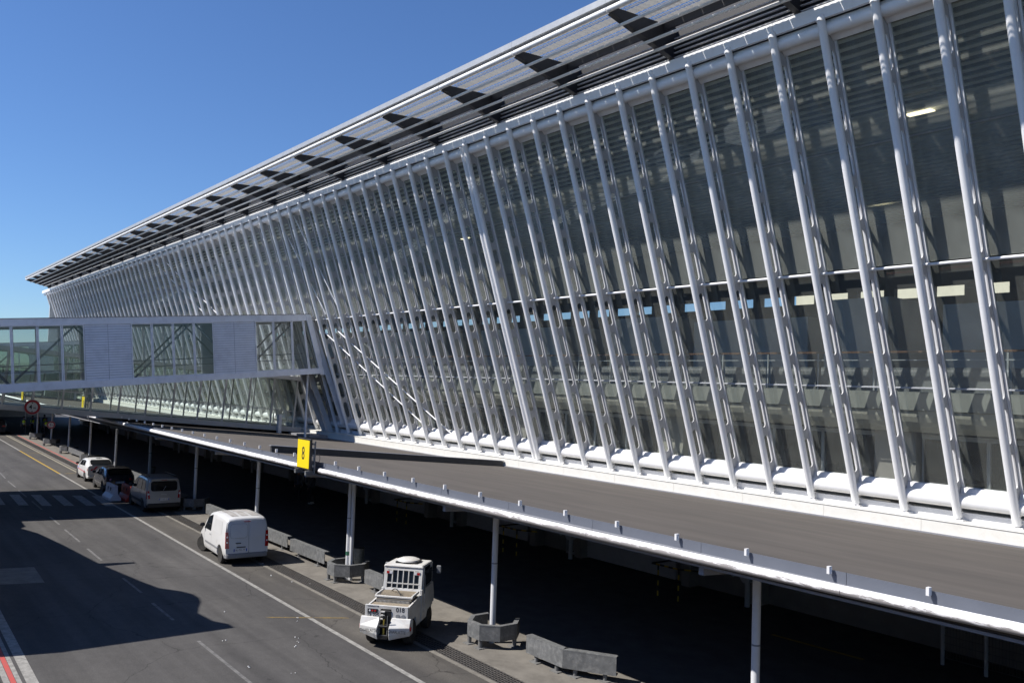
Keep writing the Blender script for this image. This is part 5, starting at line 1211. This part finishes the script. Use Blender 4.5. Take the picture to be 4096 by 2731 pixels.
b.build('wire_mesh', M['galv_dark'], t)['kind'] = 'stuff'
b = MB(); rnd = random.Random(3)
for (x, y) in [(-29.7, 13.0), (-29.2, 13.4), (-25.2, 11.2), (-24.9, 11.05), (-22.9, 10.2), (-22.6, 10.0), (-23.3, 10.4), (-26.9, 9.6), (-33.2, 13.2), (-31.0, 12.7), (-24.0, 8.6), (-21.6, 8.4), (-20.6, 9.1)]:
    for k in range(2):
        q = .008+.014*rnd.random(); xx, yy = x+.15*rnd.random(), y+.12*rnd.random()
        b.hexa([(xx-q, yy-q, .01), (xx+q, yy-q*.6, .01), (xx+q*.8, yy+q, .01), (xx-q*.7, yy+q, .01), (xx-q*.5, yy-q*.5, .02+q*.4), (xx+q*.5, yy-q*.4, .03), (xx+q*.4, yy+q*.5, .025), (xx-q*.4, yy+q*.4, .02)])
o = b.build('litter', M['litter']); o['kind'] = 'stuff'; o['label'] = 'small white scraps of litter scattered on the road and drain'

# ------------------------------------------------------------------ people
def skin_mesh(name, pts, edges, rad, mats, pick):
    me = bpy.data.meshes.new(name+'_skel'); me.from_pydata(pts, edges, [])
    o = bpy.data.objects.new(name+'_skel', me); COL.objects.link(o)
    md = o.modifiers.new('skin', 'SKIN'); md.use_smooth_shade = True
    for i, v in enumerate(me.skin_vertices[0].data): v.radius = rad[i] if isinstance(rad[i], tuple) else (rad[i], rad[i]); v.use_root = (i == 0)
    sub = o.modifiers.new('sub', 'SUBSURF'); sub.levels = 1; sub.render_levels = 1
    m2 = bpy.data.meshes.new_from_object(o.evaluated_get(bpy.context.evaluated_depsgraph_get()))
    bpy.data.objects.remove(o); m2.name = name; m2.materials.clear()
    for m in mats: m2.materials.append(m)
    for p in m2.polygons: p.material_index = pick(p.center); p.use_smooth = True
    return m2
def figure(stance=0.0, arm=0.1):
    P = [(0, 0, .95), (0, 0, 1.12), (.0, 0, 1.34), (0, 0, 1.46), (.01, 0, 1.54), (.02, 0, 1.64), (.02, 0, 1.74)]
    E_ = [(0, 1), (1, 2), (2, 3), (3, 4), (4, 5), (5, 6)]; rd = [(.15, .11), (.14, .10), (.17, .11), (.09, .08), .052, (.078, .095), (.05, .06)]
    for sg in (1, -1):
        k = len(P); f = stance*sg
        P += [(0, sg*.09, .86), (f*.5+.02, sg*.10, .48), (f, sg*.105, .09), (f+.13, sg*.12, .045)]; E_ += [(0, k), (k, k+1), (k+1, k+2), (k+2, k+3)]; rd += [.092, .062, .045, (.04, .035)]
        k = len(P); P += [(0, sg*.20, 1.40), (-.02+arm*.3, sg*.25, 1.14), (arm, sg*.24, .91), (arm+.03, sg*.235, .80)]; E_ += [(3, k), (k, k+1), (k+1, k+2), (k+2, k+3)]; rd += [.062, .046, .034, (.03, .04)]
    return P, E_, rd
def pick(c):
    if c.z < .09: return 2
    if c.z < .96 and abs(c.y) < .19: return 0
    if c.z > 1.53 or (abs(c.y) > .19 and c.z < .93): return 1
    return 3
protos = []
for st, ar in ((.0, .05), (.12, .18)):
    P_, E_, rd_ = figure(st, ar)
    body = skin_mesh('person_body', P_, E_, rd_, [M['cloth_dark'], M['skin'], M['sign_black'], M['cloth_blue']], pick)
    P2 = [(0, 0, .90), (0, 0, 1.12), (0, 0, 1.34), (0, 0, 1.45)]; vest = skin_mesh('vest', P2, [(0, 1), (1, 2), (2, 3)], [(.19, .145), (.185, .14), (.215, .15), (.15, .11)], [M['hi_vis'], M['hi_strip']], lambda c: 1 if 1.02 < c.z < 1.07 or 1.2 < c.z < 1.25 else 0)
    hair = MB().lathe([(.01, 1.80), (.06, 1.79), (.095, 1.745), (.10, 1.69), (.085, 1.64)], (-.012, 0, 0), 'z', 12).mesh('hair', M['hair'], True)
    protos.append((body, vest, hair))
def person(x, y, rz, k, vest, label, group, shoes=False, sc=1.0):
    t = thing('person', (x, y, .012), label, 'person', group, R(rz)); t.scale = (sc, sc, sc)
    for n, me in (('body', protos[k][0]), ('vest', protos[k][1]), ('hair', protos[k][2])):
        if n == 'vest' and not vest: continue
        o = bpy.data.objects.new(n, me); COL.objects.link(o); o.parent = t
    for sg in (1, -1):
        for nm, dx, dy, dz, r, m in (('eye', .098, .03, 1.665, .010, 'ink'),): MB().lathe([(.001, -r), (r, 0), (.001, r)], (dx, sg*dy, dz), 'x', 6).build(nm, M[m], t)
        if shoes: MB().box((protos[k] is not None and -.06, sg*.12-.05, 0), (.20, sg*.12+.05, .09)).build('shoe', M['shoe'], t, True, None, None, .02)
    MB().prism([(.105, -.014, 1.635), (.105, .014, 1.635), (.10, 0, 1.67)], (.022, 0, 0)).build('nose', M['skin'], t)
gp = 'people in yellow vests waiting under the far canopy'
person(-109.7, 15.97, 190, 0, True, 'person in a bright yellow vest beside the black car, left of the 4 m sign', gp, sc=1.12)
person(-111.0, 17.0, 250, 1, True, 'person in a yellow vest just left of the 4 m sign post', gp, sc=1.12)
person(-112.3, 17.8, 120, 0, True, 'person in a yellow vest just right of the 4 m sign post', gp)
person(-106.7, 17.7, 200, 0, True, 'person in a yellow vest half hidden by the smaller round sign', gp, sc=1.1)
person(-113.4, 18.6, 30, 1, True, 'person in a yellow vest farthest back between both round signs', gp, sc=1.12)
person(-47.35, 21.85, 215, 1, False, 'person in dark clothes and white shoes in the shade under the canopy', 'people in dark clothes under the canopy', True)
person(-48.8, 21.6, 300, 0, False, 'person in dark clothes standing directly below the number 8 sign', 'people in dark clothes under the canopy')

# ------------------------------------------------------------------ pier building left of the road; its shadow falls on the road
sh_ = [(-26.97, 3.68), (-26.3, 5.2), (-26.0, 5.85), (-25.3, 8.3), (-25.05, 9.33), (-25.5, 9.33), (-26.04, 9.05), (-27.11, 8.95), (-27.8, 9.2), (-28.3, 9.42), (-28.9, 9.56), (-29.5, 9.55), (-30.1, 9.35), (-30.9, 8.85), (-32.0, 8.62), (-35.6, 8.06), (-35.3, 9.2), (-35.55, 9.2), (-35.9, 8.02), (-40.25, 7.6), (-43.63, 7.19), (-45.3, 6.75), (-45.7, 7.0), (-47.4, 7.05), (-48.83, 6.53), (-51, 5.8)]
pr_ = [(-27.2, 0)]+[(X_-KX*(Y_-2.2)/KY, (Y_-2.2)/KY) for X_, Y_ in sh_]+[(-53, 0)]
pb = thing('pier_building', (-40, 0, 0), 'grey pier building left of the road, outside the picture', 'building')
MB().prism([(x, 2.2, z) for x, z in pr_], (0, -4.5, 0)).build('wall', M['annex'], pb, False, Vector((-40, 0, 0)))
MB().box((-30, 2.205, 3.2), (-50, 2.23, 4.6)).build('window_band', M['car_glass'], pb, False, Vector((-40, 0, 0)))
ob = thing('opposite_building', (-60, -20, 0), 'long grey building across the road, behind the camera', 'building')
MB().box((60, -16, 0), (-190, -34, 13)).build('wall', M['annex'], ob, False, Vector((-60, -20, 0)))
for k in range(40): MB().box((55-6*k, -15.98, 2.5), (50.5-6*k, -15.9, 10.5)).build('window', M['car_glass'], ob, False, Vector((-60, -20, 0)))
